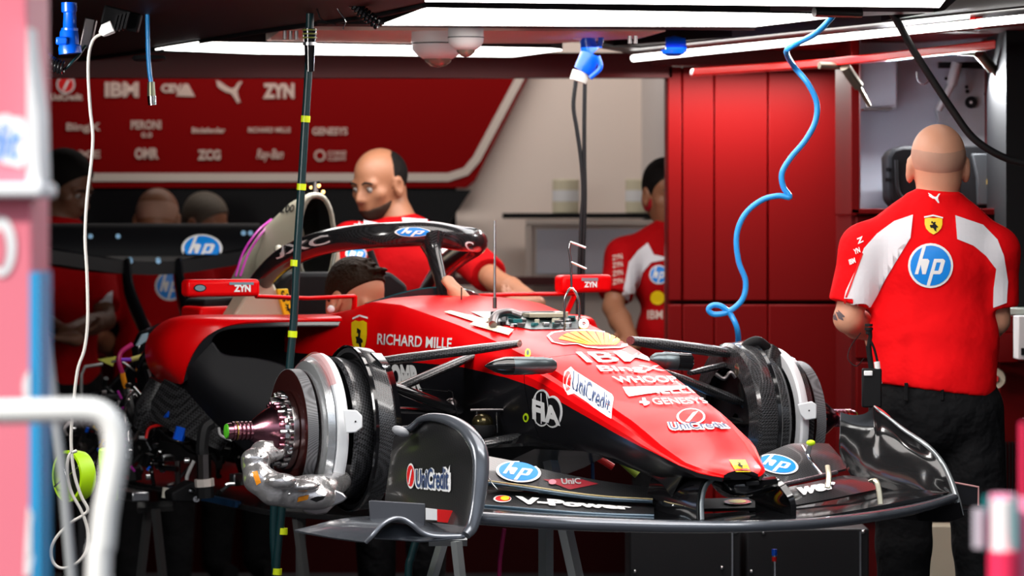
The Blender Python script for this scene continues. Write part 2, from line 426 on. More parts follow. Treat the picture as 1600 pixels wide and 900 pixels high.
struct(MB().box2((-4, 7, 2.9), (4, 17.6, 3.0)).build('ceiling', M_CEIL))
struct(MB().box2((-3.1, 6.5, 0), (-3.0, 17.6, 2.9)).build('wall_left', M_WALLD))
struct(MB().box2((3.0, 8, 0), (3.1, 17.6, 2.9)).build('wall_right', M_WALLD))
wb = MB().box2((-3, 17.3, 0), (3, 17.45, 2.9), 0); wb.box2((-.25, 17.2, .9), (1.15, 17.3, 2.6), 1)
struct(wb.build('wall_back', [M_WALLD, M_BEIGE]))
struct(MB().box2((-3, 16.5, 0), (.9, 17.2, .93)).build('trim_1', mat('low_wall_red', (.035, .0005, .001), .6, spec=.1)))
# white return wall at the right end of the back wall
ws = MB(); ws.prism([(.58, 17.2, .6), (.74, 15.2, .6), (.76, 15.2, .6), (.62, 17.2, .6)], (0, 0, 2.0)); struct(ws.build('trim_2', mat('white_side_wall', (.66, .62, .6), .6)))

# sponsor banner on the back wall
DB = 17.12
ban = thing('sponsor_banner', W(440, 292, DB), 'dark red sponsor banner with pale stripe and rows of white logos on back wall', 'banner')
bp = MB(); P = [(40, 88), (842, 88), (742, 282), (728, 293), (40, 293)]
bp.prism([W(x, y, DB) for x, y in P], (0, .06, 0)); bo = bp.build('banner_board', M_BAN, ban)
bt = bvh(bo)
st = []
cen = [(40, 277), (640, 277), (700, 277), (728, 268), (745, 248), (768, 205), (824, 100)]
for i in range(len(cen)-1):
    (x0, y0), (x1, y1) = cen[i], cen[i+1]
    def nr(i):
        a = cen[max(i-1, 0)]; b = cen[min(i+1, len(cen)-1)]; l = math.hypot(b[0]-a[0], b[1]-a[1]); return (-(b[1]-a[1])/l*6.5, (b[0]-a[0])/l*6.5)
    n0, n1 = nr(i), nr(i+1); st.append([(x0+n0[0], y0+n0[1]), (x0-n0[0], y0-n0[1]), (x1-n1[0], y1-n1[1]), (x1+n1[0], y1+n1[1])])
dpoly(st, bt, M_STRIPE, ban, 'pale_stripe', .006, 60)
def bq(x0, y0, x1, y1): return [(x0, y0), (x1, y0), (x1, y1), (x0, y1)]
round_bank((103, 132), (12, 12), bt, ban, .004)
for t, x0, y0, x1, y1, b in [('UniCredit', 78, 146, 129, 157, .05), ('IBM', 164, 128, 217, 152, .05), ('CEVA', 252, 131, 296, 145, .06), ('ZYN', 411, 130, 460, 154, .06), ('BingX', 104, 192, 157, 208, .03),
                        ('PERONI', 205, 188, 252, 202, .03), ('0.0', 221, 207, 238, 215, .03), ('Bitdefender', 300, 199, 352, 208, .03), ('RICHARD MILLE', 388, 199, 454, 207, .03), ('GENESYS', 488, 199, 543, 211, .03),
                        ('XE', 122, 235, 157, 247, .03), ('OMR', 211, 231, 248, 249, .05), ('ZCG', 309, 234, 345, 250, .05), ('Ray-Ban', 401, 233, 443, 253, .02), ('CORSE', 512, 236, 541, 243, .02), ('CLIENTI', 512, 245, 540, 251, .02)]:
    dtext(t, bq(x0, y0, x1, y1), bt, M_LOGO, ban, 'logo_lettering', b, .3 if t == 'Ray-Ban' else 0, .008, step=80)
dpoly([map_poly([(x, y) for x, y in PUMA], bq(338, 125, 379, 161))], bt, M_LOGO, ban, 'leaping_cat_emblem', .008)
dpoly([[(275, 150), (288, 131), (294, 131), (305, 151)]], bt, M_LOGO, ban, 'triangle_emblem', .007)
dpoly([ring_poly((500, 243), (9, 9))], bt, M_LOGO, ban, 'round_emblem', .006); dpoly([ring_poly((500, 243), (6, 6))], bt, M_BAN, ban, 'round_emblem', .008)
# dark slanted screen below the banner
tag(MB().prism([W(x, y, 17.0) for x, y in [(60, 297), (736, 297), (700, 352), (690, 430), (60, 430)]], (0, .1, 0)).build('black_screen', mat('screen_black', (.003, .003, .004), .4, spec=.2)), 'long black glossy screen with a slanted end below the red banner', 'screen')

# shelf, cabinet and canisters by the back wall
sh = MB(); pbox(sh, 785, 333, 1022, 341, 16.5, .6)
tag(sh.build('wall_shelf', MBLK), 'thin black shelf along the pale back wall', 'shelf')
cb = thing('white_cabinet', W(910, 640, 16.4), 'white cabinet with framed panel below the black shelf', 'cabinet')
c1 = MB(); pbox(c1, 822, 343, 1060, 900, 16.55, .5); c1.build('body', M_BEIGE, cb)
c2 = MB(); pbox(c2, 822, 345, 1060, 352, 16.5, .06); pbox(c2, 822, 352, 831, 640, 16.5, .06); c2.build('frame', M_STRIPE, cb, bevel=.004)
c2 = MB(); pbox(c2, 838, 358, 1050, 428, 16.52, .05); c2.build('door', M_GREY, cb)
c2 = MB(); pbox(c2, 700, 433, 1050, 446, 16.3, .18); tag(c2.build('bench_top', M_DRED), 'dark red bench top in front of the white cabinet', 'bench')
M_ROLL = mat('cream_paper', (.72, .66, .48), .7)
for x, l in ((884, 'left'), (998, 'right')):
    r = thing('paper_roll', W(x, 333, 16.75), 'cream paper roll standing on the black shelf, %s one of the two' % l, 'paper roll', 'paper rolls on the shelf')
    c = W(x, 333, 16.75); MB().lathe([(0, .055), (.003, .058), (.145, .058), (.148, .055), (.148, .02), (.1, .02)], c, (0, 0, 1), 28).build('roll', M_ROLL, r)
    MB().lathe([(.05, .0585), (.10, .0585)], c, (0, 0, 1), 28).build('label_band', WHT, r)

# red partition panels on the right
pt = thing('red_partition', W(1190, 970, 13.9), 'tall glossy red partition of vertical panels behind the blue air hose', 'partition')
xs = [1043, 1066, 1116, 1200, 1340]
for i in range(4):
    b = MB(); a0 = W(xs[i], 104, 13.9); a1 = W(xs[i+1], 470, 13.9)
    b.box2((a0.x+.002, 13.9, a1.z), (a1.x-.002, 14.1, a0.z)); b.build('upper_panel', M_CAB, pt, bevel=.004)
    b = MB(); a0 = W(xs[i], 476, 13.9); a1 = W(xs[i+1], 900, 13.9)
    b.box2((a0.x+.002, 13.9, 0), (a1.x-.002, 14.1, a0.z)); b.build('lower_panel', M_CAB, pt, bevel=.004)
b = MB(); b.box2((W(1040, 0, 14.0).x, 14.0, 0), (1.3, 14.12, 2.04)); b.build('backing', M_DRED, pt)

# overhead tool cupboard with its lid propped up
DN = 12.6
nc = thing('open_cupboard', W(1455, 340, DN), 'open red framed cupboard with pale lining and raised lid above the standing man', 'cupboard')
b = MB(); pbox(b, 1330, 60, 1343, 334, DN, .62); pbox(b, 1565, 50, 1570, 334, DN, .62); pbox(b, 1330, 326, 1570, 334, DN, .62); b.build('frame', M_CAB, nc, bevel=.003)
b = MB(); pbox(b, 1570, 50, 1573, 334, DN-.02, .02); b.build('edge_strip', mat('pale_pink_trim', (.7, .4, .4), .4), nc)
b = MB(); pbox(b, 1343, 40, 1566, 327, DN+.55, .06); b.build('back_lining', M_GREY, nc)
b = MB(); a = W(1343, 40, DN); q = W(1343, 326, DN); b.box2((a.x, DN+.02, q.z), (a.x+.006, DN+.55, a.z)); b.build('side_lining', M_GREY, nc)
b = MB()
L0, L1 = W(1085, 113, 12.9), W(1560, 68, 12.0)
b.prism([W(1083, 106, 12.95), W(1290, 92, 12.55), W(1556, 62, 12.05), W(1556, 76, 12.05), W(1290, 104, 12.55), W(1083, 118, 12.95)], (0.0, .25, .004))
b.build('raised_lid', mat('bright_red_lid', (.8, .01, .005), .3, 0, .5), nc, bevel=.004)
for (x0, y0, x1, y1, x2, y2) in ((1280, 102, 1325, 104, 1358, 165), (1490, 80, 1535, 83, 1566, 132)):
    b = MB(); b.tube([W(x0, y0, 12.5), W(x1, y1, 12.55)], .012); b.tube([W(x1-5, y1, 12.5), W((x1+x2)/2, (y1+y2)/2, 12.55)], .018); b.tube([W((x1+x2)/2, (y1+y2)/2, 12.55), W(x2, y2, 12.6)], .008)
    b.build('gas_strut', mat('dull_brass_strut', (.25, .22, .17), .35, .9), nc)
# contents
b = thing('storage_case', W(1420, 325, 12.8), 'rounded black carry case inside the cupboard left of the bald head', 'case')
m = MB(); 
prof = [(1388, 245), (1396, 232), (1412, 228), (1470, 228), (1480, 240), (1482, 318), (1470, 326), (1402, 326), (1390, 312)]
m.prism([W(x, y, 12.75) for x, y in prof], (0, .25, 0)); m.build('shell', MBLK, b, bevel=.012)
m = MB(); pbox(m, 1384, 262, 1390, 268, 12.74, .02); pbox(m, 1383, 278, 1389, 284, 12.74, .02); m.build('latch', MBLK, b)
m = MB(); m.tube([W(1400, 250, 12.74), W(1404, 300, 12.74), W(1425, 318, 12.74)], .006, n=4); m.build('seam', RUB, b)
b = thing('black_bin', W(1540, 325, 12.85), 'black box with a sloped grey front and small gold label inside the cupboard', 'box')
m = MB(); m.prism([W(x, y, 12.85) for x, y in [(1500, 228), (1566, 228), (1566, 325), (1500, 325)]], (0, .25, 0)); m.build('body', MBLK, b, bevel=.004)
m = MB(); m.prism([W(x, y, 12.8) for x, y in [(1519, 240), (1560, 240), (1565, 272), (1565, 320), (1529, 320), (1527, 277)]], (0, .05, 0)); m.build('front', mat('dark_grey_plastic', (.05, .055, .06), .4), b, bevel=.004)
m = MB(); pbox(m, 1542, 280, 1555, 288, 12.79, .01); m.build('label_plate', mat('gold_plate', (.75, .5, .1), .35, .6), b)
b = thing('wall_machine', W(1515, 230, 13.0), 'pale grey instrument plate with a black round hub inside the cupboard', 'instrument')
m = MB(); m.prism([W(x, y, 13.05) for x, y in [(1462, 170), (1490, 108), (1566, 105), (1566, 235), (1475, 235)]], (0, .04, 0)); m.build('plate', mat('instrument_grey', (.33, .34, .36), .4), b, bevel=.004)
for x, y, r in ((1517, 160, 9.5), (1511, 143, 3), (1510, 136, 2.5), (1541, 147, 3.5), (1478, 123, 2.5)):
    m = MB(); disc(m, W(x, y, 13.05), r/461, (0, -1, 0), .012); m.build('hub' if r > 5 else 'knob', MBLK, b)
m = MB(); disc(m, W(1517, 160, 13.03), 2.2/461, (0, -1, 0), .006); m.build('hub_bolt', WHT, b)
m = MB(); pbox(m, 1468, 97, 1566, 106, 13.0, .04); m.build('slot', MBLK, b)
m = MB(); m.tube([W(1495, 98, 12.98), W(1487, 132, 12.98)], .018); m.tube([W(1487, 132, 12.98), W(1466, 172, 12.98)], .012); m.build('bracket_arm', mat('instrument_pale', (.55, .55, .55), .4), b)
b = thing('hanging_box', W(1375, 170, 12.9), 'pale grey box hanging in the upper left of the open cupboard', 'box')
m = MB(); pbox(m, 1344, 92, 1402, 170, 12.95, .15); m.build('body', mat('box_grey', (.46, .46, .50), .5), b, bevel=.006)
m = MB(); pbox(m, 1350, 168, 1394, 172, 12.93, .16); m.build('lower_edge', DSTEEL, b)
m = MB(); m.tube([W(1432, 112, 12.8), W(1434, 125, 12.8), W(1443, 132, 12.8), W(1452, 126, 12.8)], .0025, n=4); tag(m.build('wire_hook', STEEL), 'thin curled wire hook on the pale cupboard lining', 'hook')

# lower red cabinets behind the standing man
lc = thing('tool_cabinet', W(1455, 900, 12.7), 'dark red tool cabinet with stacked fronts behind the standing man', 'cabinet')
m = MB(); m.box2((W(1330, 0, 12.7).x, 12.7, .33), (W(1566, 0, 12.7).x, 13.3, W(0, 336, 12.7).z)); m.build('body', M_DRED, lc)
for y0, y1 in ((338, 470), (478, 560), (566, 700), (706, 812)):
    m = MB(); a = W(1338, y0, 12.66); c_ = W(1560, y1, 12.66); m.box2((a.x, 12.66, c_.z), (c_.x, 12.7, a.z)); m.build('drawer_front', M_CAB, lc, bevel=.004)
m = MB(); m.box2((W(1432, 0, 12.6).x, 12.5, 0), (W(1530, 0, 12.6).x, 12.64, W(0, 818, 12.6).z)); 
tag(m.build('cream_plinth', M_CREAMW, bevel=.004), 'cream base cabinet seen between the trouser legs of the standing man', 'cabinet')
m = MB(); pbox(m, 1572, 30, 1640, 478, 12.3, .5); tag(m.build('black_column', MBLK), 'black column at the right edge beside the open cupboard', 'column')
sd = thing('side_drawer_unit', W(1590, 900, 12.1), 'red drawer unit at the right edge with a pale ledge on top', 'drawer unit')
m = MB(); pbox(m, 1566, 482, 1640, 492, 12.1, .4); m.build('ledge', mat('pale_green_ledge', (.55, .62, .55), .4), sd, bevel=.003)
m = MB(); pbox(m, 1563, 566, 1640, 905, 12.2, .4); m.build('body', M_CAB, sd)
m = MB(); pbox(m, 1548, 520, 1592, 567, 12.02, .3); pbox(m, 1566, 494, 1592, 520, 12.04, .3); m.build('drawer', M_CAB, sd, bevel=.004)
for k in range(5):
    m = MB(); pbox(m, 1571+5*k, 690, 1573+5*k, 830, 12.19, .02); m.build('vent_slot', MBLK, sd)
ds = thing('glove_dispenser', W(1605, 562, 11.9), 'white dispenser box cut off by the right edge beside the red drawer', 'box')
m = MB(); pbox(m, 1591, 494, 1640, 562, 11.86, .12); m.build('body', WHT, ds, bevel=.004); m = MB(); pbox(m, 1596, 544, 1612, 555, 11.85, .01); m.build('window', MBLK, ds)
tr = thing('tape_roll', W(1555, 607, 12.1), 'cream roll of tape with a red core hanging on the red unit', 'tape roll')
m = MB(); m.lathe([(0, .012), (0, .033), (.03, .033), (.03, .012), (0, .012)], W(1556, 591, 12.15), (-.25, -1, 0), 28); m.build('tape', M_CREAMW, tr)
m = MB(); disc(m, W(1556, 591, 12.14), .012, (-.25, -1, 0), .032); m.build('core', REDL, tr)
for x0, x1, n in ((984, 1158, 'left'), (1166, 1358, 'right')):
    t = thing('equipment_case', W((x0+x1)/2, 960, 12.0), 'black equipment case with silver corner bolts under the front wing, %s one' % n, 'case', 'equipment cases under the wing')
    a = W(x0, 826, 12.0); c_ = W(x1, 900, 12.0); m = MB(); m.box2((a.x, 12, 0), (c_.x, 12.5, a.z)); m.build('body', mat('case_black', (.012, .012, .014), .45), t, bevel=.006)
    for bx, by in ((x0+8, 893), (x1-9, 831), (x1-30, 887) if n == 'left' else (x0+27, 832)):
        m = MB(); m.ell(W(bx, by, 11.995), .007, seg=10, rings=6); m.build('bolt', STEEL, t)
    m = MB(); m.box2((c_.x-.03, 11.99, .1), (c_.x-.026, 12.0, a.z-.01)); m.build('edge_trim', ALU, t)

# ------------------------------------------------------------------ lighting gantry
GZ = 2.1
def gz(px, py, z=GZ): D = F*(CH-z)/(py-YH); return W(px, py, D)
gn = thing('lighting_gantry', (0, 11.5, GZ), 'black ceiling gantry carrying the light panels and cables above the racing car', 'gantry')
m = MB(); m.prism([(-2.2, 8.8, 2.16), (2.6, 8.8, 2.16), (2.6, 13.95, 2.16), (-2.2, 13.95, 2.16)], (0, 0, .12)); m.build('deck', M_CEIL, gn)
m = MB(); m.prism([gz(x, y) for x, y in [(40, 103), (200, 84), (400, 50), (590, 22), (664, 6), (664, -60), (-60, -60), (-60, 120)]], (0, 0, .05)); m.build('left_panel', mat('black_gantry_panel', (.006, .005, .005), .5, spec=.08), gn, bevel=.004)
m = MB(); m.tube([gz(40, 103, 2.095), gz(200, 84, 2.095), gz(400, 50, 2.095), gz(590, 24, 2.095), gz(664, 8, 2.095)], .008); m.build('edge_rail', MBLK, gn)
m = MB(); m.prism([gz(x, y) for x, y in [(1300, 46), (1476, 16), (1500, -5), (1700, -50), (1700, 15), (1600, 18), (1000, 78), (920, 74)]], (0, 0, .05)); m.build('right_panel', mat('black_gantry_panel', (.006, .005, .005), .5, spec=.08), gn)
m = MB(); m.prism([gz(x, y) for x, y in [(440, 47), (1040, 49), (1000, 60), (860, 68), (410, 68)]], (0, 0, .03)); m.build('ceiling_tile', M_TAN, gn)
m = MB(); m.prism([gz(x, y, 2.09) for x, y in [(496, 37), (1180, 44), (1180, 48), (496, 41)]], (0, 0, .05)); m.build('cross_rail', MBLK, gn)
m = MB(); m.prism([gz(x, y) for x, y in [(640, 13), (1480, 19), (1310, 27), (1310, 26), (600, 17)]], (0, 0, .04)); m.build('light_divider', mat('brown_divider', (.05, .025, .03), .4), gn)
m = MB(); m.box2((-2.0, 13.9, 2.03), (.58, 14.0, 2.12)); m.box2((.50, 13.75, 2.07), (2.4, 13.85, 2.16)); m.build('rear_beam', M_DRED, gn)
m = MB(); m.prism([gz(x, y, 2.095) for x, y in [(985, 84), (1640, 17), (1640, 8), (1000, 75), (920, 72)]], (0, 0, .03)); m.build('strip_housing', mat('strip_housing_dark', (.03, .03, .028), .4), gn)
m = MB(); m.prism([gz(x, y, 2.12) for x, y in [(985, 105), (1640, 50), (1640, 36), (985, 96)]], (0, 0, .02)); m.build('red_underside', M_CAB, gn)
def light(name, poly, label, z, th=.03):
    t = thing(name, gz(*poly[0], z), label, 'ceiling light', 'ceiling lights of the gantry')
    pts = [gz(x, y, z) for x, y in poly]
    MB().prism(pts, (0, 0, th)).build('diffuser', LAMP, t)
    c = sum(pts, Vector())/len(pts)
    MB().prism([c+(p-c)*1.004+Vector((0, 0, .004)) for p in pts], (0, 0, th+.01)).build('tray', MBLK, t)
light('ceiling_light', [(664, 0), (664, -30), (1500, -30), (1468, 12), (664, 3)], 'large white light panel along the top edge of the gantry', 2.085)
light('ceiling_light', [(596, 40), (664, 14), (1290, 24), (1300, 28), (1180, 42)], 'wide white light panel below the top one, above the dome cameras', 2.09)
light('ceiling_light', [(243, 78), (310, 67), (860, 77), (878, 79), (800, 89), (400, 84)], 'long thin white light strip above the red sponsor banner', 2.09)
t = thing('tube_light', gz(1300, 58, 2.07), 'slim white light tube slanting along the upper right of the gantry', 'ceiling light', 'ceiling lights of the gantry')
MB().tube([gz(990, 91, 2.07), gz(1525, 37, 2.07)], .012).build('tube', LAMP, t); MB().tube([gz(1528, 36, 2.07), gz(1640, 25, 2.07)], .012).build('tube', LAMP, t)
MB().tube([gz(1522, 35, 2.08), gz(1530, 34.5, 2.08)], .02).build('joint', REDL, t)
# dome cameras
M_DOME = mat('white_dome_plastic', (.72, .72, .72), .4); M_LENS = mat('smoked_dome', (.25, .2, .16), .08, .3, .5)
for x, y0, D, w, lab in ((684, 48, 12.0, 41, 'larger white dome camera hanging left of the smaller one'), (728, 42, 11.6, 28, 'smaller white dome camera hanging in front right of the larger one')):
    k = D/F; c = W(x, y0, D); t = thing('dome_camera', c, lab, 'camera', 'dome cameras'); r = w*k
    q = r/(41 if w > 30 else 34)
    MB().lathe([(-4*q, r*.97), (0, r), (20*q, r), (20.5*q, r*.96)], c, (0, 0, -1), 36, cap=True).build('housing', M_DOME, t)
    MB().lathe([(20.5*q, r*.99), (30*q, r*.97), (38*q, r*.80), (44*q, r*.55)], c, (0, 0, -1), 36, cap=True).build('lower_shell', M_DOME, t)
    MB().lathe([(43*q, r*.54), (49*q, r*.48), (55*q, r*.28), (57*q, .001)], c, (0, 0, -1), 28).build('dome_lens', M_LENS, t)
    MB().lathe([(19.3*q, r*1.02), (21*q, r*1.02)], c, (0, 0, -1), 36).build('seam_ring', MBLK, t)
    MB().tube([c, c+Vector((0, 0, .08))], .02).build('mount', M_DOME, t)
# ------------------------------------------------------------------ the racing car on its stands
car = thing('racing_car', C(-.9, 0, .56), 'red and black open wheel racing car without wheels raised on metal stands', 'racing car')
def tab(s, T):
    xs = [a for a, b in T]; return float(np.interp(s, xs, [b for a, b in T]))
T_WT = [(-1.9, .27), (-.8, .25), (-.6, .235), (-.3, .22), (0, .20), (.2, .19), (.4, .17), (.6, .16), (.8, .145), (1.0, .125), (1.12, .10), (1.18, .082), (1.22, .05)]
T_ZE = [(-1.9, 1.19), (-1.6, 1.20), (-1.3, 1.213), (-1.0, 1.238), (-.8, 1.265), (-.6, 1.26), (-.43, 1.24), (-.23, 1.215), (-.07, 1.19), (.04, 1.172), (.19, 1.145), (.38, 1.108), (.54, 1.068), (.65, 1.038), (.75, 1.015), (.85, .986), (.93, .957), (1.02, .922), (1.1, .892), (1.18, .876), (1.22, .866)]
T_ZB = [(-1.9, 1.10), (-.9, 1.10), (-.13, 1.10), (.03, 1.09), (.23, 1.076), (.35, 1.058), (.47, 1.034), (.64, .998), (.83, .955), (1.0, .918), (1.1, .888), (1.18, .868), (1.22, .862)]
T_ZL = [(-1.9, .68), (-.6, .70), (-.1, .80), (.2, .875), (.5, .885), (.7, .875), (.8, .858), (.93, .840), (1.0, .845), (1.1, .85), (1.22, .856)]
def body_loop(s):
    wt, ze, zb, zl = tab(s, T_WT), tab(s, T_ZE), tab(s, T_ZB), tab(s, T_ZL)
    cr = .022 if s < .9 else .014
    zl = min(zl, zb-.004)
    ws = wt+.028*min(1, (1.25-s)/.3); mid = (ze+zb)/2
    open_ = -1.72 < s < -.93
    if open_: top = [(0, .80), (.35*wt, .80), (.72*wt, .84), (.88*wt, ze-.03), (.95*wt, ze), (wt, ze-.006)]
    else: top = [(0, ze+cr), (.35*wt, ze+cr*.93), (.72*wt, ze+cr*.62), (.88*wt, ze+cr*.3), (.95*wt, ze+.003), (wt, ze-.012)]
    dz = ze-zb
    h = top+[(wt+(ws-wt)*.6, ze-.3*dz), (ws, ze-.6*dz), (ws, zb+.08*dz), (ws-.001, zb), (ws*.99, zb-.01), (ws*.94, lerp(zb, zl, .35)), (ws*.80, lerp(zb, zl, .75)), (ws*.62, zl+.006), (ws*.4, zl), (0, zl)]
    pts = [(t, z) for t, z in h]
    L = [C(s, -t, z) for t, z in pts]+[C(s, t, z) for t, z in pts[-2:0:-1]]
    return L
NB = 16
def mred(i, k): return 0 if (k < 9 or k >= 2*(NB-1)-9) else 1
SS = [-1.9, -1.74, -1.70, -1.5, -1.3, -1.1, -.96, -.92, -.8, -.7, -.6, -.5, -.4, -.3, -.2, -.1, 0, .1, .2, .3]
m = MB(); m.loft([body_loop(s) for s in SS], mfun=mred, mi=1); chas = m.build('survival_cell', [RED, BLK], car, 30)
SS = [.303]+[.3+.05*k for k in range(1, 17)]+[1.14, 1.17, 1.2, 1.22]
m = MB(); m.loft([body_loop(s) for s in SS], mfun=mred, mi=1); nose = m.build('nose_cone', [RED, BLK], car, 30)
BT = bvh([chas, nose])
# keel blade under the nose, running down to the wing
m = MB(); m.sheet([[C(.5, -.10, .90), C(.75, -.10, .89), C(.95, -.09, .86), C(1.05, -.08, .855)], [C(.5, -.08, .885), C(.75, -.09, .862), C(.93, -.09, .838), C(.99, -.08, .80)]], .006, n=(4, 3)); m.build('keel', GBLK, car)

# stickers and lettering
def white_text(t, q, b=.03, name='sponsor_lettering', sh=0., tree=None, par=None, mt=None, sp=1.): return dtext(t, q, tree or BT, mt or WHT, par or car, name, b, sh, spacing=sp)
white_text('IBM', [(899, 552), (1006, 551), (1024, 566), (917, 568)], .015)
white_text('BingX', [(931, 573), (1030, 573), (1043, 584), (941, 585)], .025)
white_text('WHOOP', [(955, 590), (1052, 589), (1062, 599), (965, 600)], .03)
white_text('IRELLI', [(996, 606), (1073, 605), (1086, 616), (1006, 617)], .008)
dpoly([[(973, 606), (1078, 604), (1080, 607), (996, 608), (992, 612), (983, 621), (978, 616)]], BT, WHT, car, 'long_loop_letter')
white_text('GENESYS', [(1016, 624), (1098, 623), (1107, 632), (1023, 634)], .012)
dpoly([[(999, 628), (1004, 628), (1003, 623), (1008, 623), (1010, 628), (1015, 629), (1015, 632), (1010, 632), (1010, 635), (1006, 635), (1005, 632), (999, 631)]], BT, WHT, car, 'cross_emblem')
round_bank((1079, 653), (19, 11), BT, car)
white_text('UniCredit', [(1042, 661), (1130, 661), (1142, 672), (1046, 675)], .11)
dtext('UniCredit', [(1044, 662), (1128, 662), (1140, 671), (1048, 674)], BT, NAVY, car, 'sponsor_lettering', .0, off=.0065)
dpoly([[(882, 582), (892, 574), (898, 580), (956, 617), (959, 622), (956, 655), (950, 652), (897, 616), (888, 618), (880, 604)]], BT, WHT, car, 'lettering_outline', .0025)
round_bank((888, 597), (5.5, 15), BT, car, .0035)
dtext('UniCredit', [(896, 581), (955, 621), (954, 649), (896, 612)], BT, NAVY, car, 'sponsor_lettering', .012, off=.005)
white_text('RICHARD MILLE', [(592, 521), (708, 529), (707, 546), (591, 538)], .02)
shield([(551, 501), (575, 501), (575, 558), (551, 558)], BT, car)
dpoly([[(552, 497), (563, 492), (576, 496), (576, 499), (563, 495), (552, 500)]], BT, WHT, car, 'shield_ribbon')
white_text('OMR', [(612, 568), (656, 570), (662, 612), (612, 606)], .06, sh=-.1)
# federation emblem
dpoly([ring_poly((848, 637), (15.5, 29))], BT, WHT, car, 'emblem_ring'); dpoly([ring_poly((848, 637), (13.5, 26))], BT, BLK, car, 'emblem_ring', .0042)
dpoly([ring_poly((865, 643), (15.5, 25))], BT, WHT, car, 'emblem_ring', .0028); dpoly([ring_poly((864, 643), (13, 22))], BT, BLK, car, 'emblem_ring', .0040)
for a in (-8, 0, 8): dpoly([[(848+a-.7, 614), (848+a+.7, 614), (848+a*1.4+.7, 637), (848+a+.7, 661), (848+a-.7, 661), (848+a*1.4-.7, 637)]], BT, WHT, car, 'emblem_meridian', .005)
dtext('FIA', [(835, 622), (876, 636), (879, 664), (835, 653)], BT, WHT, car, 'sponsor_lettering', .05, off=.007)
# shell shaped emblem
SHW = [(854, 526), (862, 520), (882, 517), (915, 516), (945, 519), (965, 525), (978, 532), (983, 537), (981, 542), (970, 545), (936, 546), (915, 544), (902, 539), (880, 540), (862, 536)]
dpoly([SHW], BT, WHT, car, 'scallop_outline', .003)
c0 = (925, 532); dpoly([[(c0[0]+(x-c0[0])*.94, c0[1]+(y-c0[1])*.84) for x, y in SHW]], BT, REDL, car, 'scallop_red', .0042)
fan = []
b0 = (940, 542)
arc = [(872, 533), (878, 527), (888, 522.5), (901, 520), (915, 519.5), (929, 520), (942, 522), (953, 525), (962, 529), (969, 534), (966, 538)]
for i in range(len(arc)-1):
    a0, a1 = arc[i], arc[i+1]; q = .12
    p0 = (lerp(a0[0], a1[0], q), lerp(a0[1], a1[1], q)); p1 = (lerp(a1[0], a0[0], q), lerp(a1[1], a0[1], q))
    x0 = lerp(918, 962, i/10); x1 = lerp(918, 962, (i+1)/10); fan.append([p0, p1, (x1-.3, 541.5), (x0+.3, 541.5)])
dpoly(fan, BT, YEL, car, 'scallop_yellow', .0055)
dpoly([[(1139, 720), (1164, 720), (1172, 737), (1149, 737)]], BT, YEL, car, 'nose_badge', .003)
dpoly([map_poly([(x, 1-y) for x, y in HORSE], [(1149, 724), (1159, 724), (1163, 734), (1153, 734)])], BT, MBLK, car, 'prancing_horse', .0045)
for x, y in ((823, 652), (825, 553)):
    o_ = dpoly([ring_poly((x, y), (4.5, 7))], BT, NEON, car, 'yellow_ring_mark'); dpoly([ring_poly((x, y), (2, 4))], BT, BLK, car, 'yellow_ring_centre', .0045)
# tape strips and open hatch with electronics in front of the cockpit
dpoly([[(694, 489), (704, 487), (768, 502), (752, 508)]], BT, mat('masking_tape', (.80, .74, .56), .6), car, 'tape_strip', .004)
dpoly([[(734, 509), (744, 503), (803, 517), (795, 526)]], BT, MATS['masking_tape'], car, 'tape_strip', .005)
dpoly([[(735, 488), (868, 487), (904, 501), (918, 512), (905, 515), (830, 516), (770, 505)]], BT, mat('hatch_dark', (.02, .035, .035), .3), car, 'hatch_opening', .003)
rnd = random.Random(4)
hb = MB(); hatch = []
for k in range(42):
    x = rnd.uniform(765, 895); y = rnd.uniform(491+abs(x-830)*.03, 512); D = 10.75
    h = BT.ray_cast(Vector((0, 0, CH)), (W(x, y, 10)-Vector((0, 0, CH))).normalized())
    if h[0] is None: continue
    mt = rnd.choice([ALU, MBLK, DSTEEL, CREAM, MATS['hatch_dark'], mat('teal_connector', (.02, .15, .16), .3)])
    q = MB().box(h[0]+Vector((0, 0, .006)), (rnd.uniform(.006, .03), rnd.uniform(.01, .04), rnd.uniform(.008, .018)), Matrix.Rotation(rnd.uniform(-.6, .6), 3, 'Z'))
    q.build('electronic_module', mt, car, bevel=.0015)
h = BT.ray_cast(Vector((0, 0, CH)), (W(860, 499, 10)-Vector((0, 0, CH))).normalized())[0]
MB().box(h+Vector((-.02, 0, .012)), (.11, .10, .012), Matrix.Rotation(.25, 3, 'Z')).build('tan_cover_plate', mat('tan_plate', (.38, .33, .24), .4), car, bevel=.002)
MB().tube([W(770, 507, 10.8), W(775, 493, 10.85), W(795, 488, 10.9), W(815, 494, 10.9)], .012, n=4).build('hatch_hose', DSTEEL, car)
MB().lathe([(0, .006), (0, .014), (.012, .014), (.012, .006)], W(912, 507, 10.72), (0, -1, .3), 20).build('round_fitting', STEEL, car)
# antennas
MB().tube([W(773, 345, 11.1), W(773, 478, 11.1)], [.0028, .004]).build('rod_antenna', ALU, car)
MB().tube([W(773, 465, 11.1), W(773, 482, 11.1)], .006).build('antenna_base', DSTEEL, car)
MB().tube([W(721, 449, 11.3), W(721, 474, 11.3)], .002).build('short_antenna', MBLK, car)
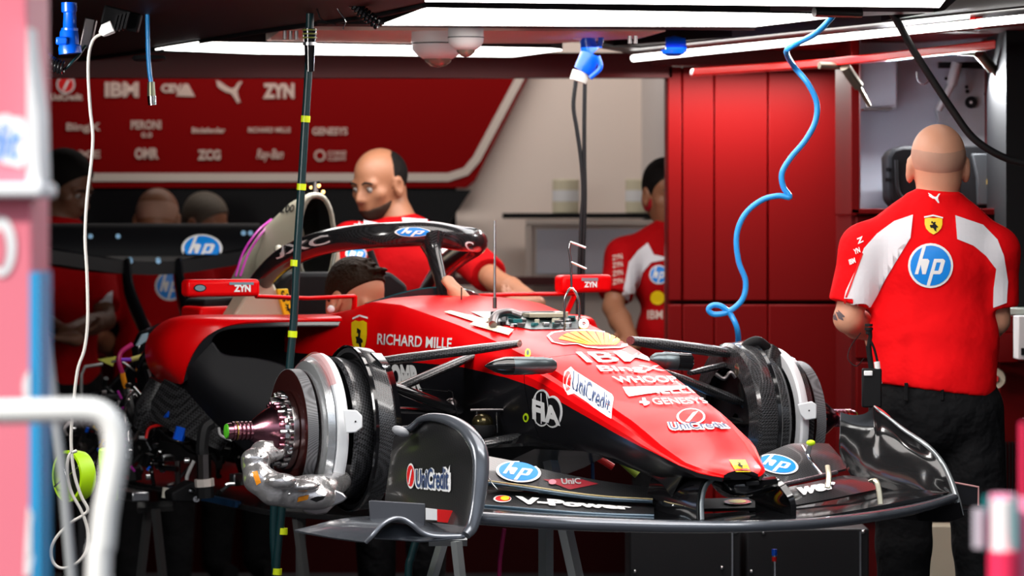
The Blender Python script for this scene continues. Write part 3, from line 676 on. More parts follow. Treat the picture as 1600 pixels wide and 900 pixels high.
# wire alignment gauge standing on the nose
g = thing('wire_gauge', W(893, 518, 10.8), 'bright steel wire gauge with two prongs standing on the red nose', 'gauge')
m = MB(); m.tube([W(882, 517, 10.75), W(882, 475, 10.75), W(885, 460, 10.75), W(893, 450, 10.75), W(901, 460, 10.75), W(905, 475, 10.75), W(905, 514, 10.75)], .0034, n=5); m.build('forked_foot', STEEL, g)
m = MB(); m.tube([W(893, 451, 10.75), W(892, 410, 10.75), W(889.5, 392, 10.75), W(891, 380, 10.75), W(893, 379, 10.75), W(915, 387, 10.75)], .0032, n=3); m.build('upright_wire', STEEL, g)
m = MB(); m.tube([W(891, 409, 10.75), W(916, 420, 10.75)], .003); m.build('prong', STEEL, g)

# ---- halo
HC = [(-1.88, .30, 1.19), (-1.75, .30, 1.27), (-1.55, .285, 1.368), (-1.35, .265, 1.42), (-1.15, .235, 1.45), (-1.02, .18, 1.462), (-.95, .10, 1.468)]
near = [C(s, -t, z) for s, t, z in HC]; far = [C(s, t, z-.012) for s, t, z in HC[::-1]]
M_HALO = carbon('halo_carbon', .008, .03, 260, .2, .6)
m = MB(); m.tube(near+[C(-.935, 0, 1.47)]+far, .0335, 16, 6, flat=(1.15, ZD)); halo = m.build('halo_hoop', M_HALO, car)
m = MB(); m.tube([C(-.93, 0, 1.455), C(-.905, 0, 1.41), C(-.85, 0, 1.33), C(-.80, 0, 1.25)], [.038, .022, .018, .024], 14, 5, flat=(1.5, SD)); m.build('halo_pillar', M_HALO, car)
m = MB(); rows = [[], []]
for s, t, z in [(-1.6, -.25, 1.39), (-1.4, -.25, 1.435), (-1.2, -.225, 1.475), (-1.05, -.18, 1.49), (-.95, -.09, 1.497), (-.93, 0, 1.5), (-.95, .09, 1.495), (-1.05, .18, 1.48), (-1.15, .21, 1.462)]:
    rows[0].append(C(s, t, z)); rows[1].append(C(s-.04, t*.82, z+.006))
m.sheet(rows, .006, ZD, n=(5, 0)); m.build('halo_fairing', GBLK, car)
HT = bvh(halo)
dtext('JXC', [(431, 388), (514, 366), (519, 383), (433, 405)], HT, WHT, halo, 'sponsor_lettering', .02)
hp_badge((645, 363), (25, 6), HT, halo)
dtext('C', [(724, 376), (738, 378), (740, 392), (727, 388)], HT, WHT, halo, 'sponsor_lettering', .02)

# ---- roll hoop with air intake
def hoop(s, k, zc, top, bot, w, dz=0):
    L = []
    for i in range(24):
        a = math.pi*2*i/24; x = math.cos(a); y = math.sin(a)
        zz = top if y > 0 else bot
        e = abs(x)**.8*(1 if x > 0 else -1)
        L.append(C(s, e*w*(1+(.25 if y < 0 else -.1*y)), zc+y*(top if y > 0 else bot)))
    return L
m = MB()
Ls = [hoop(-1.97, 0, 1.50, .085, .20, .05), hoop(-1.965, 0, 1.50, .098, .215, .062), hoop(-1.98, 0, 1.50, .105, .23, .07), hoop(-2.08, 0, 1.47, .115, .26, .10), hoop(-2.2, 0, 1.42, .10, .27, .14), hoop(-2.3, 0, 1.36, .06, .25, .16), hoop(-2.36, 0, 1.28, .02, .2, .15)]
m.loft([hoop(-2.2, 0, 1.46, .06, .12, .04)]+Ls, cap=True, mfun=lambda i, k: 1 if i < 1 else 0); air = m.build('roll_hoop', [CREAM, MBLK], car, 50)
m = MB(); m.tube(hoop(-1.962, 0, 1.50, .092, .207, .056)+[hoop(-1.962, 0, 1.50, .092, .207, .056)[0]], .006, 8); m.build('intake_lip', mat('lip_composite', (.22, .21, .17), .3), car)
AT = bvh(air); dtext('200', [(441, 322), (462, 320), (460, 332), (439, 334)], AT, MBLK, air, 'lettering', .02)
m = MB()
for x, y, r in ((486, 293, 2.5), (498, 290, 3.2), (505, 300, 3)): 
    MB().ell(W(x, y, 12.55), r/478, seg=12, rings=8).build('amber_lamp', mat('amber_lamp', (1, .6, .2), .3, emit=(1, .6, .2), es=3), car)
MB().tube([W(492, 300, 12.55), W(492, 284, 12.55)], [.012, .008]).build('camera_stub', DSTEEL, car)
MB().tube([W(480, 287, 12.55), W(500, 285, 12.55)], .006).build('stub_crossbar', MBLK, car)
# cream cockpit side shoulder with yellow name strip
m = MB(); P = [(363, 496), (374, 478), (385, 460), (392, 442), (410, 437), (428, 441), (438, 462), (447, 480), (450, 496)]
m.prism([Cs(x, y, -1.62) for x, y in P], SD*-.12); sh_ = m.build('cream_shoulder', CREAM, car, bevel=.01)
ST = bvh(sh_)
m = MB(); m.prism([Cs(x, y, -1.60) for x, y in [(433, 452), (450, 451), (457, 492), (445, 494)]], SD*-.02); ns = m.build('name_strip', YEL, car, bevel=.002); NT = bvh(ns)
dtext('Sc', [(438, 454), (438+11, 453), (452, 470), (441, 472)], NT, MBLK, ns, 'lettering', .02); dpoly([map_poly([(x, 1-y) for x, y in HORSE], [(442, 474), (453, 473), (456, 490), (446, 491)])], NT, MBLK, ns, 'prancing_horse', .004)
m = MB(); m.prism([Cs(x, y, -1.75) for x, y in [(312, 480), (370, 478), (372, 500), (312, 500)]], SD*-.2); m.build('red_rear_cover', RED, car, bevel=.01)
m = MB(); m.prism([Cs(x, y, -1.8) for x, y in [(318, 468), (372, 463), (370, 482), (318, 482)]], SD*-.2); m.build('dark_intake', MBLK, car, bevel=.01)
# headrest and dark cockpit furniture
m = MB(); m.prism([C(-1.72, t, z) for t, z in [(-.23, 1.18), (-.23, 1.30), (-.17, 1.345), (.17, 1.345), (.23, 1.30), (.23, 1.18)]], SD*-.16); m.build('headrest', MBLK, car, bevel=.015)
MB().tube([C(-1.78, -.2, 1.34), C(-1.74, -.21, 1.42), C(-1.68, -.23, 1.36)], .014, n=5).build('belt_guide', CREAM, car)
MB().tube([W(578, 392, 12.7), W(590, 425, 12.7)], .012).build('hoop_stay', MBLK, car)
m = MB(); m.sheet([[C(-.95, -.2, 1.262), C(-.86, -.1, 1.30), C(-.84, 0, 1.312), C(-.86, .1, 1.30), C(-.95, .2, 1.262)], [C(-.97, -.2, 1.24), C(-.90, -.1, 1.255), C(-.88, 0, 1.26), C(-.9, .1, 1.255), C(-.97, .2, 1.24)]], .006, n=(4, 1)); m.build('wind_deflector', mat('teal_screen', (.01, .06, .07), .15, 0, .6), car)

# ---- mirrors
def mirror(x0, y0, x1, y1, s, arm, nm):
    a, b, c_, d = Cs(x0, y0+1, s), Cs(x1, y0, s), Cs(x1, y1, s), Cs(x0, y1+1, s)
    m = MB(); m.prism([a, b, c_, d], SD*-.07); o = m.build('mirror_housing', RED, car, bevel=.012, seg=3); o['_off'] = list(getloc(car))
    for q in arm: 
        m = MB(); m.tube([Cs(*p) for p in q], .0065, 8, flat=(2.4, SD)); m.build('mirror_arm', RED, car)
    return bvh(o), o
MT, mo = mirror(293, 436, 407, 463, -.9, [[(400, 463, -.92), (480, 466, -.92), (553, 463, -.95)], [(554, 462, -.95), (554, 475, -.95), (552, 487, -.97)]], 'n')
dtext('ZYN', [(365, 445), (391, 445), (391, 456), (365, 456)], MT, WHT, mo, 'lettering', .05); dpoly([[(358, 441), (396, 441), (396, 445), (358, 445)]], MT, mat('mirror_glass', (.4, .6, .7), .1, .6), mo, 'light_window')
dpoly([ring_poly((312, 450), (10, 6))], MT, MBLK, mo, 'small_mirror_rim'); dpoly([ring_poly((312, 450), (8, 4.5))], MT, MATS['mirror_glass'], mo, 'small_mirror', .0045)
MT, mo = mirror(879, 429, 957, 457, -.9, [[(745, 462, -1.0), (800, 460, -.95), (900, 459, -.92)], [(899, 459, -.92), (892, 475, -.94), (886, 488, -.95)], [(745, 462, -1.0), (750, 478, -1.0)]], 'f')
dtext('ZYN', [(912, 440), (932, 440), (932, 449), (912, 449)], MT, WHT, mo, 'lettering', .05); dpoly([[(908, 434), (934, 434), (934, 439), (908, 439)]], MT, MATS['mirror_glass'], mo, 'light_window')

# ---- sidepods (the left one is the same shape mirrored)
def mir(p, on):
    if not on: return p
    dx = Vector(p)-Vector((OX, OY, 0)); return C(dx.dot(SD), -dx.dot(TD), p[2])
A = [(548, 503, -.98), (480, 503, -1.06), (420, 504, -1.12), (360, 509, -1.16), (325, 525, -1.19), (305, 548, -1.21), (293, 573, -1.23), (286, 598, -1.26)]
B = [(548, 496, -1.02), (480, 497, -1.12), (400, 497, -1.2), (300, 499, -1.26), (268, 515, -1.30), (256, 540, -1.32), (261, 572, -1.33), (282, 598, -1.33)]
LIP = [(548, 510, -.98), (480, 510, -1.06), (420, 511, -1.12), (362, 514, -1.16), (340, 521, -1.18), (331, 533, -1.19), (335, 547, -1.19), (350, 556, -1.17)]
LOW = [(331, 536, -1.19), (350, 556, -1.17), (400, 562, -1.12), (440, 572, -1.08), (480, 592, -1.02), (540, 612, -.95), (620, 625, -.85)]
MID = [(294, 578, -1.24), (330, 610, -1.18), (380, 640, -1.12), (430, 660, -1.06), (480, 670, -1.0), (540, 690, -.92), (640, 690, -.8)]
BOT = [(286, 600, -1.34), (325, 645, -1.28), (370, 690, -1.2), (420, 730, -1.12), (480, 750, -1.05), (540, 755, -.95), (640, 755, -.85)]
for on in (False, True):
    q = lambda L, ds=0, dt=0, dz=0: [mir(Cs(x, y, s)+SD*ds+TD*dt+Vector((0, 0, dz)), on) for x, y, s in L]
    Aq, Bq = q(A), q(B)
    m = MB(); m.sheet([Aq, [lerp(a, b, .5)+SD*(.02) for a, b in zip(Aq, Bq)], Bq, q(B, -.2, .03), q(B, -.5, .10, -.02)], .006, n=(4, 3)); m.build('sidepod_cover', RED, car, 60)
    m = MB(); m.sheet([[a-SD*.002 for a in Aq], q(LIP)], .006, n=(4, 1)); m.sheet([q(LIP), q(LIP, -.25, .02)], .004, n=(4, 1)); m.build('intake_frame', BLK, car, 60)
    m = MB(); m.sheet([q(LOW), q(MID), q(BOT)], .006, n=(4, 4)); m.build('sidepod_underbody', mat('matt_underbody', (.007, .007, .009), .55, spec=.25), car, 60)
    m = MB(); m.tube(q(LOW), .006, 8, 4); m.build('intake_lower_lip', BLK, car)
# black intake interior
m = MB(); m.sheet([[C(-1.45, -.28, 1.18), C(-1.45, -.60, 1.18)], [C(-1.45, -.28, .95), C(-1.45, -.60, .95)]], .01); m.build('radiator_core', MBLK, car); m = MB(); m.sheet([[C(-1.45, .28, 1.18), C(-1.45, .60, 1.18)], [C(-1.45, .28, .95), C(-1.45, .60, .95)]], .01); m.build('radiator_core', MBLK, car)
m = MB(); m.sheet([[Cs(258, 592, -1.5), Cs(290, 606, -1.42), Cs(345, 640, -1.35), Cs(380, 668, -1.3)], [Cs(225, 650, -1.62), Cs(262, 668, -1.5), Cs(310, 690, -1.4), Cs(345, 705, -1.3)]], .005, n=(4, 4)); m.build('woven_duct', carbon('woven_duct', .005, .05, 130, .45, .1, 1.2), car)
m = MB(); m.tube([Cs(255, 598, -1.6), Cs(235, 640, -1.62), Cs(222, 668, -1.65)], [.045, .05, .03], 14, 5); m.build('woven_elbow', MATS['woven_duct'], car)

# ---- floor, engine bay
m = MB(); m.prism([C(-.75, -.30, .615), C(-1.1, -.46, .615), C(-3.3, -.46, .615), C(-3.5, -.3, .615), C(-3.5, .3, .615), C(-3.3, .46, .615), C(-1.1, .46, .615), C(-.75, .30, .615)], (0, 0, .018)); m.build('floor_panel', CARB, car, bevel=.004)
m = MB(); m.box(C(-1.75, -.46, .63), (.7, .02, .02), CARF); m.build('floor_edge_strip', mat('blue_edge', (.02, .08, .2), .3, .5), car)
m = MB(); m.box(C(-2.35, -.52, .60), (.24, .06, .03), CARF); m.build('floor_stay', ALU, car, bevel=.004)
m = MB(); m.prism([C(-1.92, t, z) for t, z in [(-.2, .70), (-.27, .95), (-.22, 1.12), (-.1, 1.18), (.1, 1.18), (.22, 1.12), (.27, .95), (.2, .70)]], SD*-.75); m.build('engine_block', mat('dark_casting', (.02, .02, .02), .4, .6), car, bevel=.02)
m = MB(); m.prism([C(-2.68, t, z) for t, z in [(-.13, .72), (-.15, .92), (-.1, 1.02), (.1, 1.02), (.15, .92), (.13, .72)]], SD*-.95); m.build('gearbox', mat('gearbox_casting', (.03, .03, .03), .35, .5), car, bevel=.02)
m = MB(); m.sheet([[Cs(145, 640, -2.9), Cs(180, 596, -2.7), Cs(215, 562, -2.5), Cs(250, 538, -2.2)], [Cs(190, 690, -2.8), Cs(215, 650, -2.6), Cs(240, 610, -2.4), Cs(262, 590, -2.1)]], .02, n=(3, 2)); m.build('cooler_panel', mat('cooler_dark', (.015, .015, .017), .3, .4), car)
MB().tube([Cs(145, 640, -2.86), Cs(180, 596, -2.66), Cs(215, 562, -2.46), Cs(252, 536, -2.16)], .005, n=4).build('cooler_edge_pipe', ALU, car)
m = MB(); m.prism([Cs(x, y, -2.3) for x, y in [(212, 545), (222, 520), (255, 506), (280, 503), (258, 530), (255, 560), (215, 570)]], SD*-.06); m.build('rear_bodywork_stub', GBLK, car, bevel=.01)
m = MB(); m.prism([Cs(x, y, -2.25) for x, y in [(213, 540), (222, 523), (232, 520), (230, 532), (216, 541)]], SD*-.01); m.build('clear_patch', mat('pale_blue_patch', (.3, .42, .5), .3), car)
m = MB(); m.prism([Cs(x, y, -2.9) for x, y in [(153, 562), (182, 557), (176, 572)]], SD*-.01); m.build('olive_flap', mat('olive', (.25, .25, .03), .5), car)
m = MB(); m.tube([Cs(126, 640, -3.0), Cs(127, 585, -3.0), Cs(133, 573, -3.0), Cs(160, 569, -3.0)], .006); m.build('rear_link', mat('grey_link', (.2, .2, .2), .4, .5), car)
def wire(pts, r, mt, name='cable'): return MB().tube([Cs(*p) for p in pts], r, 8, 5).build(name, mt, car)
MAG = mat('magenta_sleeve', (.45, .01, .12), .4); MAG2 = mat('magenta_loom', (.45, .02, .35), .35)
wire([(207, 538, -2.2), (190, 550, -2.2), (186, 565, -2.2), (191, 583, -2.2)], .008, MAG); wire([(191, 583, -2.2), (195, 600, -2.2), (200, 612, -2.2)], .009, ORNG, 'orange_connector')
wire([(187, 562, -2.2), (205, 562, -2.2)], .006, mat('violet_sleeve', (.2, .02, .5), .4)); wire([(205, 562, -2.2), (225, 556, -2.2)], .008, mat('olive_sleeve', (.4, .35, .1), .4)); wire([(223, 557, -2.2), (232, 555, -2.2)], .012, ORNG, 'orange_connector')
wire([(232, 555, -2.2), (249, 550, -2.2)], .008, CREAM); wire([(240, 544, -2.15), (249, 544, -2.15)], .010, YEL, 'yellow_connector')
wire([(198, 612, -2.15), (203, 640, -2.1), (215, 665, -2.1)], .018, RUB, 'rubber_hose'); wire([(300, 672, -1.5), (265, 664, -1.55), (235, 668, -1.6), (228, 685, -1.6)], .005, REDL, 'red_wire')
wire([(266, 622, -1.5), (274, 626, -1.5)], .012, NEON, 'yellow_connector'); wire([(260, 644, -1.5), (272, 650, -1.5)], .018, BLUEP, 'blue_connector'); wire([(284, 668, -1.45), (278, 688, -1.45)], .018, BLUEP, 'blue_connector')
wire([(331, 660, -1.2), (320, 670, -1.2), (316, 700, -1.2), (318, 712, -1.2)], .020, RUB, 'black_hose'); wire([(318, 710, -1.2), (319, 748, -1.2)], .022, DSTEEL, 'quick_coupling'); wire([(319, 748, -1.2), (320, 760, -1.2)], .03, mat('pale_collar', (.5, .45, .42), .4), 'coupling_collar'); wire([(320, 760, -1.2), (321, 778, -1.2)], .026, MBLK, 'coupling_base')
wire([(303, 720, -1.3), (293, 742, -1.3), (292, 750, -1.3)], .006, mat('grey_wire', (.4, .4, .4), .5)); wire([(362, 688, -1.1), (345, 680, -1.1), (342, 668, -1.1)], .004, MATS['grey_wire'])
wire([(352, 758, -1.1), (358, 756, -1.1), (366, 756, -1.1)], .006, ALU); wire([(345, 768, -1.15), (362, 755, -1.15)], .006, RUB)
m = MB(); m.prism([Cs(x, y, -1.3) for x, y in [(290, 758), (300, 752), (312, 756), (318, 778), (310, 786), (270, 784), (268, 770)]], SD*-.08); m.build('pump_body', MBLK, car, bevel=.006)
for x, y in ((299, 767), (306, 780)): MB().lathe([(0, .009), (0, .004), (-.01, .004)], Cs(x, y, -1.27), -SD, 14).build('pump_bolt', STEEL, car); MB().lathe([(0, .0085), (.01, .0085)], Cs(x, y, -1.29), SD, 14, cap=True).build('pump_bolt', STEEL, car)
wire([(260, 762, -1.6), (258, 778, -1.6)], .012, mat('pale_fitting', (.6, .58, .5), .4), 'pale_fitting')
rnd = random.Random(11)
for k in range(46):      # hoses and looms of the open engine bay
    s0 = rnd.uniform(-2.9, -1.7); t0 = rnd.uniform(-.62, -.25); z0 = rnd.uniform(.68, 1.08-.12*(-1.7-s0)); pts = []
    p = Vector((s0, t0, z0)); d = Vector((rnd.uniform(-1, 1), rnd.uniform(-1, .4), rnd.uniform(-1, 1)))
    for i in range(5):
        pts.append(C(*p)); d = (d+Vector((rnd.uniform(-1, 1), rnd.uniform(-.8, .8), rnd.uniform(-1, 1)))*.8).normalized(); p = p+d*rnd.uniform(.03, .07)
        p.y = min(max(p.y, -.66), -.24); p.z = min(max(p.z, .66), 1.12)
    MB().tube(pts, rnd.uniform(.004, .014), 8, 4).build('engine_bay_hose', rnd.choice([RUB, RUB, MBLK, DSTEEL, GBLK, MBLK, DSTEEL]), car)
for k in range(44):
    s0 = rnd.uniform(-2.9, -1.6); t0 = rnd.uniform(-.6, -.3); z0 = rnd.uniform(.66, 1.06-.1*(-1.6-s0))
    R = Matrix.Rotation(rnd.uniform(0, 3), 3, 'Z') @ Matrix.Rotation(rnd.uniform(-.7, .7), 3, 'X')
    MB().box(C(s0, t0, z0), (rnd.uniform(.012, .05), rnd.uniform(.012, .05), rnd.uniform(.012, .05)), R).build('engine_fitting', rnd.choice([DSTEEL, MBLK, ALU, GBLK, MBLK, MATS['dark_casting']]), car, bevel=.003)
for k in range(26):
    s0 = rnd.uniform(-2.8, -1.5); t0 = rnd.uniform(-.64, -.5); z0 = rnd.uniform(.68, 1.06-.12*(-1.5-s0))
    MB().lathe([(0, .004), (.0, .009), (.014, .009), (.014, .004)], C(s0, t0, z0), (-TD+SD*rnd.uniform(-.6, .9)), 12, cap=True).build('pipe_union', rnd.choice([STEEL, ALU, DSTEEL]), car)
for k in range(40):
    s0 = rnd.uniform(-2.7, -1.45); t0 = rnd.uniform(-.70, -.60); z0 = rnd.uniform(.68, 1.05-.14*(-1.45-s0)); p = C(s0, t0, z0)
    d = Vector((rnd.uniform(-1, 1), rnd.uniform(-1, 1), rnd.uniform(-1, 1))).normalized()
    MB().tube([p, p+d*rnd.uniform(.012, .035)], rnd.uniform(.003, .006), 8).build('engine_fitting', rnd.choice([STEEL, ALU, STEEL, YEL, BLUEP, MAG2, ALU]), car)
# magenta lines behind the mirror
for k in range(2): wire([(368+7*k, 432, -2.05), (380+9*k, 395, -2.1), (402+9*k, 362, -2.15), (424+7*k, 343, -2.3)], .0038, MAG2, 'magenta_line')

# ---- rear wing
m = MB()
def rw(z0, amp, s, th, ch): 
    rows = []
    for ds, dz in ((0, 0), (-ch*.5, th), (-ch, 0)):
        rows.append([C(s+ds, t, z0+dz-amp*(math.cos(t/.46*math.pi/2)**1.5 if abs(t) < .46 else 0)) for t in [-.46+.92*i/16 for i in range(17)]])
    return rows
M_RW = mat('rear_wing_black', (.005, .005, .006), .4, spec=.25)
m.sheet(rw(1.41, .05, -3.78, .05, .34), .05, ZD, n=(1, 3)); rwm = m.build('rear_wing_mainplane', M_RW, car, 50)
m = MB(); rows = [[C(-3.92, t, 1.503) for t in [-.46+.92*i/12 for i in range(13)]], [C(-3.84, t, 1.44) for t in [-.46+.92*i/12 for i in range(13)]], [C(-3.80, t, 1.38) for t in [-.46+.92*i/12 for i in range(13)]]]
m.sheet(rows, .012, -SD, n=(1, 3)); rwf = m.build('rear_wing_flap', M_RW, car, 50)
for sg in (-1, 1):
    m = MB(); m.sheet([[C(-3.75, sg*.475, 1.49), C(-3.95, sg*.48, 1.50), C(-4.2, sg*.48, 1.50)], [C(-3.76, sg*.475, 1.40), C(-3.95, sg*.48, 1.36), C(-4.2, sg*.48, 1.36)], [C(-3.85, sg*.44, 1.30), C(-3.98, sg*.45, 1.25), C(-4.2, sg*.45, 1.2)], [C(-3.95, sg*.40, 1.1), C(-4.0, sg*.40, 1.05), C(-4.15, sg*.40, 1.0)]], .012, n=(3, 4)); m.build('rear_wing_endplate', GBLK, car, 50)
    m = MB(); m.tube([C(-3.8, sg*.10, 1.36), C(-3.75, sg*.10, 1.25), C(-3.6, sg*.09, 1.12), C(-3.45, sg*.08, 1.0)], [.016, .018, .018, .022], 12, 5, flat=(2.6, SD)); m.build('swan_neck_pylon', GBLK, car)
RT = bvh(rwf)
hp_badge((315, 389), (28, 19), RT, rwf)
RT2 = bvh(bpy.data.objects['rear_wing_mainplane'])
for x, y in ((141, 371), (184, 371), (146, 394), (188, 394), (203, 408), (247, 408), (380, 366), (391, 366)):
    dpoly([ring_poly((x, y), (4, 4))], RT if y < 380 else RT2, mat('pale_blue_print', (.3, .55, .8), .5), rwf if y < 380 else rwm, 'round_print', .006)
# ---- front suspension
def arm(p0, p1, r, ratio=2.6, mt=None, name='suspension_arm', n=0):
    a, b = (Vector(p) for p in (p0, p1)); d = SD-(b-a).normalized()*SD.dot((b-a).normalized())
    L = 9; pts = [lerp(a, b, i/(L-1)) for i in range(L)]; rr = [r*(.75+.25*min(1, 4*min(i, L-1-i)/(L-1))) for i in range(L)]
    return MB().tube(pts, rr, 16, 0, flat=(ratio, d)).build(name, mt or CARBW, car)
def joint(p, r=.018, mt=None): return MB().ell(p, r, seg=16, rings=10).build('ball_joint', mt or DSTEEL, car)
arm(W(566, 568, 10.62), W(812, 537, 10.50), .0135)
arm(W(600, 616, 10.62), W(752, 550, 10.76), .0115)
arm(W(615, 604, 10.66), W(770, 546, 10.8), .006, 2, mat('gold_edge', (.5, .4, .2), .3, .6), 'trim_edge')
arm(W(600, 600, 10.60), W(716, 641, 10.74), .016, 2.2, GBLK); joint(W(706, 634, 10.72), .022)
arm(W(600, 640, 10.6), W(716, 645, 10.9), .010, 2.2, GBLK)
arm(W(600, 706, 10.55), W(745, 694, 10.6), .012); arm(W(742, 696, 10.52), W(822, 681, 10.58), .013)
MB().tube([W(700, 610, 10.7), W(706, 612, 10.7), W(716, 655, 10.7)], .002).build('brake_line', MBLK, car)
MB().tube([W(655, 608, 10.7), W(700, 612, 10.7)], .0018).build('brake_line', MBLK, car)
arm(W(985, 532, 10.88), W(1152, 553, 11.02), .0165, 2.2); arm(W(1078, 583, 10.95), W(1150, 566, 11.05), .009, 2.2)
arm(W(1030, 580, 10.85), W(1172, 634, 11.02), .014, 2.6, CARBW); arm(W(1128, 655, 10.95), W(1202, 662, 11.05), .008, 1.6, ALU)
arm(W(1100, 640, 10.9), W(1200, 680, 11.02), .008, 2, GBLK); arm(W(1090, 655, 10.85), W(1215, 668, 11.0), .004, 2, DSTEEL)
# instrument pods sticking out from the nose sides
for (x0, y0, t0, x1, y1) in ((868, 571, -.17, 757, 572), (1018, 562, .16, 1080, 566)):
    a = Ct(x0, y0, t0); dx = a-Vector((OX, OY, 0)); s0 = dx.dot(SD); b = Cs(x1, y1, s0); L = (b-a).length; ax = (b-a).normalized()
    pr = [(0, .012), (.012, .020), (.03, .022), (.035, .0235), (L*.30, .0235), (L*.31, .0245), (L*.62, .0245)]
    pr2 = [(L*.62, .0245), (L*.72, .024), (L*.85, .017), (L*.95, .007), (L, .001)] if t0 < 0 else [(L*.62, .0245), (L*.96, .0245), (L, .020), (L, .001)]
    MB().lathe(pr, a, ax, 24, cap=True).build('pod_barrel', mat('pod_metal', (.10, .12, .13), .3, .8), car); MB().lathe(pr2, a, ax, 24, cap=True).build('pod_cap', GBLK, car)
# dark parts between the nose and the right wheel: steering rack box, heat shield
m = MB(); m.prism([W(x, y, 10.75) for x, y in [(742, 640), (812, 640), (816, 672), (812, 684), (742, 684)]], (.0, .1, 0)); m.build('bib_box', mat('bib_black', (.02, .02, .022), .3), car, bevel=.006)
MB().tube([W(735, 641, 10.6), W(782, 640, 10.6), W(814, 643, 10.6)], .004).build('bib_frame', DSTEEL, car); MB().tube([W(776, 644, 10.6), W(777, 676, 10.6)], .002).build('threaded_rod', STEEL, car)
MB().ell(W(754, 660, 10.62), (.03, .03, .026)).build('mass_damper', mat('brass_dark', (.08, .065, .03), .2, .8), car)
MB().lathe([(0, .034), (.012, .038), (.03, .034)], W(754, 681, 10.6), (0, 0, 1), 24, cap=True).build('damper_seat', MBLK, car)
# front keel sweeping below the chassis to the wing
m = MB(); m.sheet([[W(820, 690, 10.6), W(850, 660, 10.55), W(900, 668, 10.42), W(950, 680, 10.32), W(985, 702, 10.2), W(1027, 744, 10.0)], [W(745, 702, 10.55), W(830, 697, 10.48), W(895, 703, 10.34), W(950, 711, 10.24), W(985, 728, 10.12), W(1027, 748, 9.98)]], .01, n=(5, 3)); m.build('lower_bib', GBLK, car, 60)

# ---- hubs, discs and brake fairings; outward = away from the car
M_DISCF = mat('dark_disc_face', (.10, .022, .02), .22, .7, .3); M_DISCE = carbon('drilled_disc_edge', .03, .22, 420, .4, 0, .2)
M_SILV = mat('silver_fairing', (.70, .72, .74), .22, .75, .2, bump=(14, .25)); M_WHITEP = mat('white_bracket', (.78, .80, .83), .4)
M_RING = carbon('ring_carbon', .012, .06, 260, .25, .4)
def hub(sgn):
    had = set(car.children)
    o = lambda t: C(0, sgn*t, .937); ax = TD*sgn; R = lambda p, t, mt, nm, seg=56, cap=False, arc=(0, 2*math.pi): MB().lathe(p, o(t), ax, seg, cap=cap, arc=arc).build(nm, mt, car, 35)
    base = R([(0, .15), (0, .212), (.008, .222), (.052, .226), (.060, .222), (.060, .210), (.02, .205), (.018, .15)], .545, M_RING, 'brake_drum_ring')
    R([(0, .02), (0, .19), (.02, .19), (.02, .02)], .575, MBLK, 'upright_plate')
    R([(.0, .222), (.0, .228), (.01, .230), (.014, .226)], .600, GBLK, 'drum_outer_lip')
    R([(0, .188), (.03, .196), (.05, .198), (.06, .19)], .600, M_RING if sgn > 0 else MATS['woven_carbon'], 'woven_panel')
    R([(0, .176), (0, .205), (.006, .209), (.022, .207), (.028, .203), (.028, .176)], .680, M_WHITEP, 'white_bracket_ring')
    for a in ((-.25, .35),):   # bracket tab on the visible side
        c0 = o(.64)
    R([(0, .17), (.01, .192), (.03, .188), (.040, .170), (.040, .15)], .702, M_SILV if sgn < 0 else M_RING, 'heat_shield')
    R([(0, .164), (0, .1668), (.030, .1668), (.030, .164)], .752, M_DISCE, 'disc_edge', 72)
    R([(0, .12), (0, .165), (.030, .165), (.031, .162), (.032, .07), (.02, .05)], .752, M_DISCF, 'brake_disc', 72)
    R([(0, .085), (.004, .108), (.02, .108), (.022, .098), (.024, .080), (.034, .078), (.034, .066)], .782, STEEL, 'disc_bell', 60)
    for i in range(20):
        a = 2*math.pi*i/20; u = ZD*math.cos(a)+ax.cross(ZD)*math.sin(a)
        MB().lathe([(0, .0065), (.012, .0065), (.014, .004)], o(.801)+u*.098, ax, 10, cap=True).build('bell_bolt', STEEL if i % 2 else DSTEEL, car)
    for i in range(24):
        a = 2*math.pi*i/24; u = ZD*math.cos(a)+ax.cross(ZD)*math.sin(a)
        MB().lathe([(0, .0055), (.018, .0055)], o(.812)+u*.074, ax, 8, cap=True).build('drive_peg', PURP if i % 3 else STEEL, car)
    R([(0, .068), (.01, .070), (.02, .066), (.035, .060), (.06, .042), (.075, .030), (.080, .026)], .808, PURP, 'hub_cone', 48)
    pr = [(0, .026)]
    for i in range(5): pr += [(.008+.012*i, .0235), (.009+.012*i, .026), (.015+.012*i, .026), (.016+.012*i, .0225)]
    R(pr+[(.078, .0215)], .880, PURP, 'threaded_axle', 32)
    R([(0, .0255), (.008, .0255)], .925, mat('gold_ring', (.8, .6, .1), .25, .9), 'gold_ring', 32)
    R([(0, .0215), (.006, .019), (.009, .001)], .955, mat('green_axle_cap', (.08, .45, .02), .4), 'axle_cap', 24)
    for ch in set(car.children)-had:
        if ch is not base: ch.parent = base
hub(-1); hub(1)
# tabs on the white brackets
for pts, D in (([(536, 640), (557, 641), (566, 650), (566, 668), (556, 676), (540, 677)], 10.30), ([(1246, 632), (1268, 627), (1276, 632), (1276, 654), (1258, 657), (1250, 647)], 10.85)):
    m = MB(); m.prism([W(x, y, D) for x, y in pts], (0, .01, 0)); m.build('bracket_tab', M_WHITEP, car, bevel=.003)
    x = sum(p[0] for p in pts)/len(pts); y = sum(p[1] for p in pts)/len(pts); MB().ell(W(x+2, y, D-.001), .0025, seg=8, rings=5).build('tab_rivet', MBLK, car)
